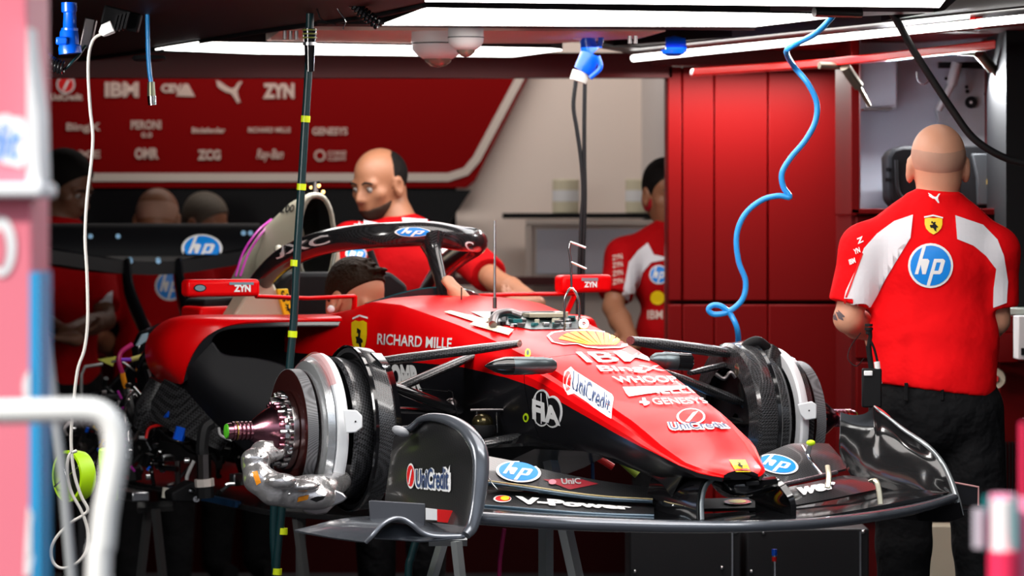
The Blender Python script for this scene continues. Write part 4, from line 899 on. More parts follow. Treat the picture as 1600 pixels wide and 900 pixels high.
# near side hoses, clips between bracket and drum
m = MB(); m.prism([W(x, y, 10.5) for x, y in [(540, 724), (560, 728), (558, 748), (538, 744)]], (0, .02, 0)); m.build('sensor_box', DSTEEL, car, bevel=.003)
MB().tube([W(552, 700, 10.48), W(556, 712, 10.48), (W(550, 720, 10.48))], .004, n=4).build('sensor_clip', STEEL, car)
for y in (632, 652, 673, 690, 708): MB().tube([W(586, y, 10.62), W(606, y+1, 10.62)], .0016).build('drum_pin', STEEL, car)
MB().tube([W(596, 615, 10.64), W(597, 720, 10.64)], .010).build('caliper_post', DSTEEL, car)
# black curved vane beside the drum
m = MB(); m.sheet([[W(580, 551, 10.45), W(600, 575, 10.45), (W(607, 615, 10.45)), W(611, 660, 10.45), W(609, 720, 10.46), W(604, 790, 10.47)], [W(596, 552, 10.5), W(613, 578, 10.5), W(622, 615, 10.5), W(628, 665, 10.5), W(627, 720, 10.5), W(620, 790, 10.5)]], .006, n=(5, 2)); m.build('drum_vane', GBLK, car)
# right wheel inner details
m = MB(); m.sheet([[W(1184, 545, 11.0), W(1205, 540, 11.0), W(1222, 560, 11.0), W(1240, 620, 11.0), W(1246, 690, 11.0)], [W(1180, 600, 10.96), W(1195, 590, 10.95), W(1205, 620, 10.95), W(1210, 660, 10.95), W(1212, 700, 10.95)]], .01, n=(5, 3)); m.build('drum_inner_skin', carbon('dark_weave', .006, .035, 200, .3, .3), car)
MB().tube([W(1160, 556, 10.98), W(1168, 540, 10.98), W(1184, 534, 10.98), W(1200, 545, 11.0)], .016, n=5).build('brake_scoop_pipe', MBLK, car)
m = MB(); m.prism([W(x, y, 10.97) for x, y in [(1154, 548), (1180, 545), (1186, 575), (1180, 640), (1160, 645), (1150, 600)]], (.02, .08, 0)); m.build('upright', MATS['dark_casting'], car, bevel=.012)
MB().ell(W(1172, 583, 10.95), (.05, .03, .035), Matrix.Rotation(.6, 3, 'Y')).build('caliper', mat('caliper_alloy', (.22, .20, .15), .25, .9), car)
MB().tube([W(1118, 584, 10.95), W(1132, 592, 10.95), W(1142, 582, 10.95), W(1150, 590, 10.95)], .006, n=4).build('brake_hose', DSTEEL, car)
MB().tube([W(1160, 700, 10.95), W(1172, 690, 10.95), W(1190, 696, 10.95)], .006, n=4).build('brake_hose', DSTEEL, car)
# silver cooling blower clamped under the near disc
bl = thing('brake_cooler', W(460, 790, 10.2), 'silver crinkled cooling duct with orange stickers under the near brake disc', 'cooling duct')
BPT = [(430, 704, 10.33, .030), (410, 708, 10.30, .036), (398, 726, 10.28, .038), (404, 748, 10.25, .044), (428, 764, 10.25, .048), (456, 770, 10.28, .046), (486, 768, 10.31, .050), (512, 762, 10.34, .040), (532, 752, 10.4, .032)]
pr_ = [dict(cap(W(*BPT[i][:3]), W(*BPT[i+1][:3]), BPT[i][3]*.92, BPT[i+1][3]*.92, k=.006)) for i in range(len(BPT)-1)]
pr_ += [ell(W(494, 776, 10.30), (.055, .05, .036), k=.012), ell(W(400, 716, 10.27), (.040, .036, .028), k=.008), ell(W(438, 752, 10.22), (.045, .03, .022), k=.006), ell(W(470, 760, 10.25), (.05, .035, .014), k=.005)]
pr_ += [cap(W(448, 752, 10.22), W(452, 786, 10.25), .010, k=.006), cap(W(506, 748, 10.31), W(512, 780, 10.31), .010, k=.006), ell(W(432, 697, 10.33), (.022, .03, .014), k=.004, sub=1)]
bo_ = organic('duct', pr_, mat('crinkled_foil', (.72, .70, .70), .25, .85, bump=(16, .9)), bl, .0045, .01, 1)
BB = bvh(bo_)
dpoly([[(394, 738), (402, 736), (408, 754), (401, 758)]], BB, ORNG, bl, 'orange_sticker', .002); dpoly([[(466, 777), (483, 773), (481, 780), (464, 784)]], BB, ORNG, bl, 'orange_sticker', .002)
dpoly([[(484, 780), (494, 776), (508, 775), (505, 780), (494, 784)]], BB, MBLK, bl, 'dark_slot', .002)
m = MB(); m.lathe([(0, .052), (.03, .05), (.05, .03), (.055, .001)], W(494, 772, 10.33), (0, -.3, -1), 28); m.build('clear_bowl', mat('milky_cover', (.55, .5, .52), .12, .3, .5), bl)
m = MB(); m.prism([W(x, y, 10.3) for x, y in [(512, 776), (520, 764), (535, 770), (543, 778), (536, 784), (518, 792)]], (0, .02, 0)); m.build('clamp_plate', ALU, bl, bevel=.004)
for x, y in ((433, 760), (498, 757), (408, 712), (452, 772)): MB().ell(W(x, y, 10.2), .004, seg=8, rings=5).build('duct_screw', STEEL, bl)
MB().lathe([(0, .21), (.002, .212), (.02, .20)], C(0, -.70, .937), -TD, 40, arc=(-.9, .75)).build('clear_shroud', mat('red_tinted_cover', (.75, .25, .25), .1, .2, .5, alpha=.45), bl)

# ---- front wing
def band(L, name, mt, th=.006, n=(4, 3)):
    m = MB(); m.sheet([[W(*p) for p in r] for r in L], th, n=n); return m.build(name, mt, car, 60)
CW = carbon('wing_carbon', .008, .045, 240, .28, .5)
ME = mat('grey_leading_edge', (.10, .11, .13), .25, .4, .4)
# leading edge roll, continuous from tip to tip
LE = [(742, 809, 9.76), (800, 813, 9.73), (880, 817.5, 9.68), (960, 820.5, 9.66), (1060, 823, 9.65), (1150, 823, 9.66), (1240, 820, 9.74), (1320, 813, 9.88), (1400, 801, 10.08), (1450, 790, 10.24), (1488, 778, 10.38)]
MB().tube([W(*p) for p in LE], [.017, .018, .018, .0175, .0165, .015, .015, .015, .0145, .0135, .012], 16, 5, flat=(1.5, (0, 1, 0))).build('wing_leading_edge', ME, car)
main = band([[(742, 799, 9.77), (880, 808, 9.70), (1060, 815, 9.67), (1150, 814, 9.68), (1240, 811, 9.76), (1320, 800, 9.9), (1400, 785, 10.1), (1484, 769, 10.38)],
             [(746, 792, 9.9), (880, 802, 9.85), (1060, 809, 9.82), (1150, 805, 9.82), (1240, 797, 9.9), (1320, 785, 10.05), (1400, 772, 10.22), (1470, 764, 10.45)],
             [(750, 787, 10.05), (880, 798, 10.0), (1060, 803, 9.97), (1150, 799, 9.97), (1240, 785, 10.05), (1320, 772, 10.2), (1380, 764, 10.35), (1440, 756, 10.55)]], 'main_plane', GBLK, .012)
# second element
f2 = band([[(750, 788, 9.93), (820, 793, 9.9), (900, 799, 9.87), (960, 802, 9.86), (1022, 804, 9.85)], [(752, 778, 9.99), (820, 783, 9.96), (900, 790, 9.93), (960, 794, 9.92), (1022, 797, 9.91)], [(752, 764, 10.06), (820, 769, 10.03), (900, 777, 10.0), (960, 782, 9.98), (1022, 787, 9.97)]], 'second_element', CW)
MB().tube([W(*p) for p in [(750, 791, 9.93), (820, 796, 9.9), (900, 802, 9.87), (960, 805, 9.86), (1022, 806.5, 9.85)]], .0055, 10, 4).build('element_edge', mat('blue_grey_edge', (.05, .09, .13), .25, .3, .4), car)
f2b = band([[(1236, 790, 9.93), (1280, 783, 10.0), (1343, 770, 10.12), (1372, 764, 10.2)], [(1236, 774, 9.98), (1280, 764, 10.05), (1325, 752, 10.17), (1358, 750, 10.25)], [(1232, 761, 10.03), (1275, 752, 10.1), (1318, 743, 10.22), (1350, 746, 10.3)]], 'second_element', CW)
# upper flap
f3 = band([[(752, 752, 10.02), (820, 761, 9.99), (880, 770, 9.97), (940, 777, 9.95), (1020, 781, 9.93)], [(754, 733, 10.1), (820, 744, 10.08), (880, 756, 10.05), (940, 765, 10.03), (1020, 772, 10.0)], [(754, 711, 10.18), (810, 722, 10.16), (860, 736, 10.13), (940, 751, 10.1), (1020, 762, 10.06)]], 'upper_flap', CW)
MB().tube([W(*p) for p in [(750, 754, 10.02), (820, 763.5, 9.99), (880, 772.5, 9.97), (940, 779.5, 9.95), (1020, 783.5, 9.93)]], .0055, 10, 4).build('element_edge', MATS['blue_grey_edge'], car)
MB().tube([W(*p) for p in [(750, 750, 10.01), (820, 759, 9.98), (880, 768, 9.96), (940, 775, 9.94), (1020, 780, 9.92)]], .002, 8, 4).build('gold_trim_line', MATS['gold_edge'], car)
WVP = carbon('flap_weave', .01, .075, 260, .35, .3)
f3b = band([[(1188, 760, 10.0), (1224, 754, 10.05), (1265, 745, 10.12), (1307, 736, 10.2), (1322, 732, 10.24)], [(1188, 735, 10.08), (1230, 724, 10.13), (1270, 712, 10.2), (1308, 712, 10.28), (1320, 722, 10.3)], [(1188, 712, 10.15), (1214, 701, 10.2), (1238, 693, 10.25), (1270, 692, 10.31), (1295, 693, 10.36)]], 'upper_flap', WVP)
MB().tube([W(*p) for p in [(1224, 757, 10.04), (1265, 748, 10.11), (1307, 738, 10.19)]], .006, 10, 4).build('flap_adjuster_bar', mat('rose_steel', (.55, .45, .5), .25, .9), car)
T3, T2, T3B, T2B = bvh(f3), bvh(f2), bvh(f3b), bvh(f2b)
hp_badge((810, 739), (31, 14.5), T3, f3, .09); hp_badge((1214, 727), (29, 13), T3B, f3b, .18)
dtext('V-Power', [(805, 777), (985, 792), (990, 799), (808, 789)], T2, WHT, f2, 'lettering', .06, step=12); dtext('wer', [(1244, 764), (1304, 754), (1308, 764), (1246, 777)], T2B, WHT, f2b, 'lettering', .06)
dpoly([ring_poly((785, 781), (14, 5.5))], T2, WHT, f2, 'scallop_outline', .003); dpoly([ring_poly((786, 781), (12, 4.5))], T2, REDL, f2, 'scallop_red', .004); dpoly([ring_poly((789, 781), (7, 3.5))], T2, YEL, f2, 'scallop_yellow', .005)
dpoly([[(848, 750), (905, 749), (935, 757), (890, 766)]], T3, mat('dark_red_print', (.25, .01, .02), .5), f3, 'faded_patch', .002); dtext('UniC', [(876, 749), (906, 749), (908, 758), (878, 759)], T3, mat('grey_print', (.3, .3, .3), .5), f3, 'faded_lettering', .03)
dpoly([ring_poly((863, 755), (6, 4))], T3, mat('pink_print', (.6, .2, .25), .5), f3, 'faded_ring', .004)
# adjusters and slot gap separators
m = MB(); m.tube([W(1254, 697, 10.15), W(1263, 712, 10.1), W(1270, 724, 10.1), W(1283, 740, 10.08)], .004, n=4); m.build('flap_hinge', STEEL, car)
m = MB(); m.prism([W(x, y, 10.1) for x, y in [(1262, 690), (1270, 688), (1266, 712), (1258, 710)]], (0, .01, 0)); m.build('adjuster_link', ALU, car, bevel=.002)
MB().ell(W(1267, 692, 10.08), (.012, .008, .008)).build('yellow_cap', NEON, car)
for q in ([(1293, 728, 10.02), (1295, 745, 9.98), (1293, 762, 9.96)], [(1360, 752, 10.0), (1368, 750, 9.98), (1373, 764, 9.97), (1376, 788, 9.96)]):
    MB().tube([W(*p) for p in q], .004, 8, 4, flat=(1.8, (1, 0, 0))).build('slot_separator', mat('pale_gold', (.6, .55, .42), .3, .7), car)
MB().tube([W(764, 748, 9.9), W(770, 757, 9.88), W(777, 765, 9.88)], .0015).build('tie_wire', STEEL, car)
# nose mounts
def mount(L, th, nm): m = MB(); m.sheet([[W(*p) for p in r] for r in L], th, n=(4, 4)); return m.build(nm, GBLK, car, 60)
mount([[(1030, 738, 10.05), (1060, 738, 9.98), (1095, 740, 9.86), (1124, 742, 9.76)], [(1024, 756, 10.02), (1050, 756, 9.92), (1080, 757, 9.82), (1104, 758, 9.74)], [(1019, 780, 10.0), (1046, 782, 9.9), (1072, 783, 9.8), (1097, 783, 9.72)], [(1019, 811, 9.98), (1046, 812, 9.88), (1072, 813, 9.79), (1097, 813, 9.7)]], .016, 'wing_mount')
MB().tube([W(1124, 742, 9.75), W(1104, 758, 9.73), W(1097, 783, 9.71), W(1097, 813, 9.69)], .006, 10, 5).build('mount_edge', mat('pale_edge', (.22, .25, .27), .25, .3), car)
mount([[(1188, 742, 10.05), (1204, 744, 9.98), (1216, 748, 9.9), (1228, 757, 9.84)], [(1180, 758, 10.03), (1202, 760, 9.96), (1222, 764, 9.88), (1240, 775, 9.82)], [(1178, 780, 10.0), (1202, 782, 9.94), (1224, 785, 9.88), (1244, 790, 9.82)], [(1178, 806, 10.0), (1202, 807, 9.93), (1224, 808, 9.87), (1244, 808, 9.81)]], .016, 'wing_mount')
for x, y in ((1052, 790), (1080, 792)): MB().ell(W(x, y, 9.79), .004, seg=8, rings=5).build('mount_bolt', STEEL, car)
m = MB(); m.tube([W(1125, 752, 9.80), W(1150, 760, 9.72), (W(1175, 760, 9.74)), W(1205, 755, 9.84)], [.02, .024, .024, .02], 14, 5); m.build('nose_underside_roll', GBLK, car)
m = MB(); m.prism([W(x, y, 9.69) for x, y in [(1165, 752), (1186, 751), (1187, 758), (1166, 760)]], (0, .01, 0)); m.build('nose_slot', MBLK, car, bevel=.002)
cp = band([[(1097, 795, 9.9), (1180, 793, 9.9)], [(1097, 779, 10.0), (1180, 777, 10.0)]], 'centre_plane', MBLK, .008, (3, 3)); CT_ = bvh(cp)
dpoly([ring_poly((1152, 786), (22, 4))], CT_, WHT, cp, 'scallop_outline', .003); dpoly([ring_poly((1152, 786), (21, 4))], CT_, REDL, cp, 'scallop_red', .004); dpoly([ring_poly((1152, 786), (14, 2.8))], CT_, YEL, cp, 'scallop_yellow', .005)
# endplates: near one with rolled rim, footplate and box
ep = band([[(642, 668, 10.06), (656, 660, 10.0), (674, 655, 9.95), (700, 660, 9.9), (724, 674, 9.86), (738, 690, 9.82), (746, 712, 9.79), (748, 745, 9.77), (742, 790, 9.75), (734, 822, 9.73)],
           [(634, 676, 10.07), (645, 674, 10.03), (660, 674, 9.98), (680, 680, 9.94), (698, 692, 9.90), (710, 706, 9.87), (718, 725, 9.85), (722, 752, 9.82), (718, 790, 9.80), (712, 822, 9.78)],
           [(621, 684, 10.1), (619, 694, 10.1), (617, 705, 10.1), (615, 718, 10.1), (613, 732, 10.1), (611, 746, 10.1), (609, 760, 10.1), (607, 775, 10.1), (606, 790, 10.1), (606, 808, 10.1)]], 'wing_endplate', carbon('endplate_black', .010, .018, 200, .35, .3), .01)
rim = [(622, 672, 10.05), (640, 670, 10.0), (650, 662, 9.97), (658, 655, 9.95), (676, 652, 9.92), (702, 657, 9.87), (724, 669, 9.83), (740, 687, 9.79), (750, 710, 9.76), (751, 745, 9.74), (746, 790, 9.72), (738, 822, 9.70), (728, 836, 9.68)]
MB().tube([W(*p) for p in rim], [.010, .010, .008, .008, .011, .014, .016, .018, .018, .017, .015, .013, .010], 14, 5, flat=(1.25, (1, .4, 0))).build('endplate_rim', ME, car)
MB().ell(W(626, 674, 9.98), (.024, .02, .013), Matrix.Rotation(.4, 3, 'Y')).build('rim_cap', mat('grey_cap', (.30, .31, .33), .4), car)
ET = bvh(ep)
dtext('UniCredit', [(650, 731), (707, 727), (706, 770), (650, 764)], ET, WHT, ep, 'lettering_outline', .14, off=.004); dtext('UniCredit', [(653, 733), (704, 730), (703, 766), (653, 762)], ET, NAVY, ep, 'lettering', .015, off=.0065); round_bank((645, 744), (5.5, 17), ET, ep, .0065)
foot = band([[(572, 847, 9.62), (583, 836, 9.61), (596, 821, 9.62), (613, 812, 9.64), (630, 812, 9.66), (645, 821, 9.66), (658, 832, 9.67), (680, 839, 9.68), (726, 838, 9.70)],
             [(520, 840, 9.8), (545, 824, 9.78), (565, 816, 9.78), (590, 811, 9.8), (615, 810, 9.82), (640, 813, 9.82), (665, 820, 9.82), (690, 826, 9.82), (730, 830, 9.80)],
             [(460, 828, 9.98), (485, 822, 9.98), (515, 814, 9.98), (545, 809, 9.98), (580, 806, 10.0), (620, 804, 10.0), (650, 806, 10.0), (690, 810, 10.0), (735, 812, 9.98)]], 'footplate', ME, .006)
MB().tube([W(*p) for p in [(572, 847, 9.61), (583, 836, 9.60), (596, 821, 9.61), (613, 811, 9.63), (630, 811, 9.65), (645, 820, 9.65), (658, 831, 9.66), (680, 838, 9.67), (726, 838, 9.69)]], .0055, 10, 5).build('footplate_rim', mat('pale_rim', (.28, .3, .34), .25, .5), car)
m = MB(); m.sheet([[W(585, 840, 9.66), W(625, 843, 9.66), W(662, 845, 9.66), W(724, 840, 9.68)], [W(600, 826, 9.7), W(625, 818, 9.7), W(650, 828, 9.7), W(722, 834, 9.7)]], .004, n=(4, 2)); m.build('footplate_skirt', ME, car)
m = MB(); m.prism([W(x, y, 9.83) for x, y in [(576, 783), (580, 782), (664, 787), (664, 823), (578, 812)]], (0, .012, 0)); m.build('footplate_fence', mat('dull_carbon_grey', (.09, .095, .11), .35, .2), car, bevel=.002)
m = MB(); m.prism([W(x, y, 9.80) for x, y in [(665, 794), (683, 796), (683, 813), (665, 812)]], (0, .008, 0)); m.build('white_end_label', WHT, car); m = MB(); m.prism([W(x, y, 9.80) for x, y in [(683, 796), (719, 799), (718, 819), (683, 815)]], (0, .008, 0)); m.build('red_end_label', REDL, car)
# far endplate, curved up from the wing
ep2 = band([[(1313, 645, 10.62), (1330, 649, 10.62), (1350, 647, 10.62), (1366, 636, 10.62), (1374, 643, 10.6), (1390, 655, 10.58), (1413, 673, 10.55), (1448, 697, 10.5), (1471, 722, 10.47), (1485, 752, 10.43), (1496, 783, 10.4)],
            [(1312, 675, 10.6), (1328, 680, 10.6), (1348, 684, 10.6), (1366, 684, 10.6), (1378, 688, 10.58), (1395, 696, 10.56), (1415, 707, 10.54), (1440, 722, 10.5), (1458, 738, 10.46), (1472, 757, 10.42), (1486, 782, 10.38)],
            [(1312, 708, 10.52), (1326, 722, 10.5), (1342, 734, 10.48), (1358, 742, 10.46), (1374, 747, 10.45), (1392, 752, 10.44), (1412, 756, 10.43), (1434, 760, 10.42), (1452, 764, 10.4), (1468, 768, 10.39), (1484, 773, 10.38)],
            [(1330, 745, 10.35), (1345, 752, 10.34), (1358, 758, 10.33), (1372, 764, 10.33), (1386, 768, 10.32), (1402, 772, 10.32), (1420, 776, 10.33), (1440, 780, 10.34), (1456, 782, 10.36), (1472, 780, 10.37), (1484, 778, 10.37)]], 'wing_endplate', carbon('endplate_gloss', .008, .014, 200, .16, .5), .008)
MB().tube([W(*p) for p in [(1366, 635, 10.61), (1374, 642, 10.59), (1390, 654, 10.57), (1413, 672, 10.54), (1448, 696, 10.49), (1471, 721, 10.46), (1486, 751, 10.42), (1496, 783, 10.39), (1503, 806, 10.38)]], [.003, .004, .005, .006, .007, .007, .008, .010, .006], 10, 5).build('endplate_rim', mat('rim_pearl', (.25, .27, .28), .2, .5), car)
MB().tube([W(1366, 635, 10.62), W(1378, 642, 10.61), W(1390, 652, 10.6)], .0035, 8, 4).build('red_edge_highlight', REDL, car)  # red highlight on the rim, made as a coloured strip
band([[(1380, 806, 10.2), (1430, 800, 10.26), (1478, 789, 10.34), (1497, 785, 10.38)], [(1395, 809, 10.22), (1440, 813, 10.28), (1478, 815, 10.34), (1503, 808, 10.38)]], 'footplate', GBLK, .006)
m = MB(); m.prism([W(x, y, 10.45) for x, y in [(1492, 754), (1529, 761), (1529, 791), (1492, 787)]], (0, .006, 0)); m.build('footplate_fence', BLK, car, bevel=.001)
MB().tube([W(1490, 754, 10.45), W(1529, 761, 10.45), W(1529, 790, 10.45)], .003).build('fence_edge', mat('pink_edge', (.5, .25, .25), .4), car)
band([[(1497, 797, 10.38), (1545, 797, 10.42)], [(1497, 791, 10.5), (1548, 790, 10.5)]], 'footplate_flat', BLK, .004, (2, 2))
# ------------------------------------------------------------------ stands, cables, hoses
def stand(name, legs, top, label, mt, w=.022, grp='metal stands under the car'):
    t = thing(name, (top[0].x, top[0].y, 0), label, 'stand', grp)
    MB().tube(top, .018, 4).build('crossbeam', mt, t)
    for a, b in legs:
        d = (b-a); k = (a.z-.0)/(a.z-b.z); e = a+d*k; e.z = .0
        MB().tube([a, e], w/1.4, 4).build('leg', mt, t); MB().box(Vector((e.x, e.y, .008)), (.05, .05, .016)).build('foot', RUB, t)
    return t
SG = mat('galvanised_steel', (.50, .53, .55), .4, .7); SD_ = mat('dull_steel', (.16, .16, .16), .45, .6)
stand('trestle_stand', [(W(692, 846, 10.6), W(676, 900, 10.6)), (W(713, 846, 10.45), W(719, 900, 10.45))], [W(670, 843, 10.5), W(730, 843, 10.5)], 'pale metal trestle stand whose legs show below the near wing endplate', SG)
stand('trestle_stand', [(W(853, 704, 10.9), W(853, 900, 10.9)), (W(858, 712, 10.75), W(900, 900, 10.75))], [W(835, 706, 10.85), W(885, 706, 10.85)], 'tall pale metal stand supporting the chassis behind the front wing', SG, .03)
stand('trestle_stand', [(W(232, 795, 12.9), W(220, 900, 12.9)), (W(243, 795, 12.75), W(254, 900, 12.75))], [W(215, 793, 12.8), W(270, 790, 12.8)], 'dull metal trestle stand under the engine bay at the left', SD_)
stand('trestle_stand', [(W(463, 800, 11.6), W(476, 900, 11.6)), (W(470, 800, 11.9), W(470, 900, 11.9))], [W(440, 798, 11.7), W(500, 798, 11.7)], 'dull metal stand behind the near brake drum', SD_)
def cable(name, pts, r, mt, label, cat, D=None, n=6, group=None, parts=None):
    P = [W(p[0], p[1], p[2] if len(p) > 2 else D) for p in pts]
    t = thing(name, P[0], label, cat, group); MB().tube(P, r, 10, n).build('line', mt, t); return t
h = cable('banded_hose', [(485, -30), (484, 40), (482, 110), (477, 190), (471, 290), (464, 400), (459, 500), (452, 580), (447, 700), (440, 800), (431, 905), (428, 1100)], .0115, DGREEN, 'dark hose with yellow tape bands hanging in front of the cockpit', 'hose', 10.95)
for x, y, d in ((477.5, 186, (-.03, 1)), (471, 292, 0), (461, 411, 0), (457, 522, 0), (442, 830, 0), (433, 893, 0)):
    MB().tube([W(x+.3, y-5, 10.95), W(x-.4, y+5, 10.95)], .0135, 12).build('yellow_band', mat('tape_yellow', (.75, .9, .01), .4), h)
MB().tube([W(484, 45, 10.95), W(484, 70, 10.95), W(484, 112, 10.95)], [.02, .016, .013], 14).build('hose_coupling', GBLK, h); MB().tube([W(484, 66, 10.95), W(484, 71, 10.95)], .02, 14).build('silver_clip', ALU, h)
for y in (46, 52, 58): MB().tube([W(484, y, 10.95), W(484, y+2, 10.95)], .0215, 14).build('ribbed_ring', mat('olive_ring', (.2, .22, .03), .4), h)
cable('black_hose', [(428, 790), (427, 840), (430, 900), (430, 1100)], .011, DGREEN, 'dark hose hanging straight down left of the yellow banded hose', 'hose', 11.1)
cable('blue_air_line', [(1318, 5, 10.9), (1300, 27, 10.9), (1275, 52, 10.9), (1245, 68, 11.0), (1229, 80, 11.0), (1240, 103), (1262, 130), (1276, 160), (1274, 190), (1258, 220), (1236, 246), (1222, 270), (1224, 292), (1234, 308), (1216, 306), (1190, 313), (1164, 335), (1151, 368), (1154, 408), (1165, 440), (1160, 468), (1138, 487), (1116, 491), (1107, 484), (1114, 477), (1128, 479), (1142, 492), (1152, 515), (1153, 545, 11.3), (1145, 575, 11.35), (1122, 600, 11.35), (1107, 630, 11.3), (1075, 680, 11.1), (1045, 706, 10.9), (1038, 718, 10.7), (1041, 736, 10.6), (1046, 770, 10.5)], .0085, HOSEB, 'bright blue curly air hose hanging from the gantry before the red partition', 'hose', 11.2)
MB().tube([gz(1272, 19, 2.09), gz(1345, 21, 2.09)], .014).build('hose_socket', DSTEEL, bpy.data.objects['blue_air_line'])
cable('drop_cable', [(900, 125), (896, 165), (901, 200), (908, 250), (911, 300), (908, 350), (906, 400), (903, 470), (902, 560)], .0068, RUB, 'left one of two black cables hanging from the blue connector', 'cable', 12.6, group='drop cables')
cable('drop_cable', [(914, 125), (913, 180), (913, 250), (914, 300), (913, 350), (911, 420), (910, 560)], .0068, RUB, 'right one of two black cables hanging from the blue connector', 'cable', 12.6, group='drop cables')
c_ = cable('white_cable', [(160, 52), (146, 62), (139, 85), (138, 120), (141, 170), (145, 210), (143, 250), (136, 310), (133, 370), (136, 430), (137, 500), (132, 545), (121, 580), (114, 640), (111, 690), (116, 740), (127, 775), (137, 795), (130, 805), (109, 818), (88, 840), (80, 860), (84, 880), (98, 888), (120, 880), (135, 860), (137, 830), (128, 800), (112, 770), (105, 740), (108, 712), (120, 704)], .0042, mat('white_cable', (.60, .57, .53), .5), 'thin white cable hanging and looping down at the left', 'cable', 9.9)
MB().tube([W(158, 54, 9.9), W(164, 47, 9.9), W(176, 42, 9.9)], [.009, .017, .017], 8).build('plug', WHT, c_)
s_ = thing('socket_block', W(185, 40, 10.0), 'black ribbed socket block holding the white plug under the gantry', 'socket'); 
for k in range(4): MB().box(W(181+6*k, 37-1.5*k, 10.0), (.006, .05, .045), Matrix.Rotation(.25, 3, 'Y')).build('rib', MBLK, s_)
MB().box(W(190, 30, 10.03), (.10, .05, .05), Matrix.Rotation(.25, 3, 'Y')).build('body', MBLK, s_, bevel=.005); MB().box(W(128+10, 52, 10.03), (.03, .04, .08), Matrix.Rotation(.2, 3, 'Y')).build('side_clip', DSTEEL, s_, bevel=.004)
def coil(name, path, R, r, turns, D, label):
    P = spline([W(x, y, D) for x, y in path], 16); L = [0]
    for i in range(1, len(P)): L.append(L[-1]+(P[i]-P[i-1]).length)
    N = turns*10; pts = []
    for k in range(N+1):
        d = L[-1]*k/N; i = max(j for j in range(len(L)) if L[j] <= d+1e-9); i = min(i, len(P)-2)
        p = lerp(P[i], P[i+1], (d-L[i])/max(L[i+1]-L[i], 1e-9)); t = (P[i+1]-P[i]).normalized(); a = Vector((0, 1, 0)); b = t.cross(a).normalized(); a = b.cross(t)
        q = 2*math.pi*turns*k/N; pts.append(p+(a*math.cos(q)+b*math.sin(q))*R)
    t = thing(name, P[0], label, 'cable'); MB().tube(pts, r, 6).build('coil', GBLK, t); return t
q = coil('coiled_cable', [(54, -8), (54, 40), (62, 75), (78, 97), (100, 107)], .016, .0042, 26, 9.9, 'black coiled cable curling down at the top left corner')
MB().tube([W(102, 108, 9.9), W(115, 95, 9.9), W(122, 88, 9.95), W(133, 72, 10.0)], .004, n=4).build('tail', DGREEN, q)
q = coil('coiled_cable', [(540, -8), (556, 8), (570, 22), (592, 38)], .014, .0052, 11, 10.6, 'short fat black coiled cable hanging left of the light panels')
MB().tube([W(540, -8, 10.6), W(520, -30, 10.6)], .006).build('tail', MBLK, q)
for i, pts in enumerate(([(491, -5), (497, 20), (505, 32), (525, 38)], [(519, -5), (530, 18), (540, 32), (536, 46)])): cable('thin_wire', pts, .002, STEEL if i else MBLK, ['thin black wire sagging beneath the gantry left of the short coil', 'thin silver wire ending in a small tip left of the short coil'][i], 'wire', 10.7)
cable('thick_power_cable', [(1380, 0), (1400, 30), (1425, 75), (1460, 130), (1490, 175), (1520, 215), (1560, 242), (1600, 255), (1660, 262)], .011, RUB, 'thick black cable sweeping across the open cupboard to the right edge', 'cable', 11.2)
b = cable('blue_drop_hose', [(230, -12), (231, 60), (232, 90), (234, 115), (236, 128)], .0065, HOSEB, 'short blue hose with a metal coupling hanging by the banner', 'hose', 11.0)
MB().tube([W(236, 128, 11), W(236.5, 150, 11)], [.010, .012], 12).build('coupling', mat('olive_brass', (.25, .26, .18), .35, .7), b); MB().tube([W(237, 150, 11), W(238, 164, 11)], [.013, .012], 12).build('coupling_tip', STEEL, b)
MB().lathe([(0, .045), (.01, .05), (.016, .04)], W(233, 87, 11.05), (0, 0, -1), 24, cap=True).build('hose_grommet', MBLK, b)
# blue industrial connectors
def connector(name, path, radii, D, label, caps):
    t = thing(name, W(*path[0], D), label, 'connector', 'blue power connectors')
    MB().tube([W(x, y, D) for x, y in path], radii, 18).build('shell', BLUEP, t)
    for (x0, y0, x1, y1, r, mt) in caps: MB().tube([W(x0, y0, D), W(x1, y1, D)], r, 18).build('collar', mt, t)
    return t
t = connector('power_connector', [(108, 4), (108, 18), (109, 20), (109, 44), (108, 50), (108, 70), (109, 74), (110, 84)], [.020, .020, .016, .018, .024, .026, .030, .030], 9.9, 'upright blue power connector at the top left beside the coiled cable', [(109, 44, 109, 48, .022, BLUEP)])
MB().box(W(97, 64, 9.88), (.03, .03, .02)).build('latch', BLUEP, t, bevel=.004)
IV = mat('ivory_collar', (.66, .66, .58), .4)
t = connector('power_connector', [(922, 44), (918, 62), (922, 80), (926, 84)], [.030, .026, .030, .030], 12.4, 'upper blue half of the plug pair hanging at the top centre', [(898, 50, 912, 54, .024, IV)])
MB().tube([W(930, 48, 12.35), W(939, 58, 12.35), W(936, 74, 12.35)], .009, n=5).build('handle_loop', BLUEP, t)
t = connector('power_connector', [(923, 84), (916, 102), (910, 112)], [.032, .034, .030], 12.4, 'lower blue half of the plug pair with ivory collar and cables', [(908, 112, 903, 127, .028, IV)])
MB().tube([W(934, 88, 12.35), W(938, 106, 12.35), W(922, 122, 12.35)], .008, n=5).build('handle_loop', BLUEP, t)
t = connector('power_connector', [(1040, 72), (1055, 72), (1072, 70)], [.028, .034, .022], 12.4, 'blue connector tilted on the beam beside the slanting light tube', [(1045, 63, 1055, 77, .014, WHT)])
MB().lathe([(0, .04), (.012, .036), (.02, .02)], W(1052, 78, 12.38), (0, 0, -1), 24, cap=True).build('cap', BLUEP, t)
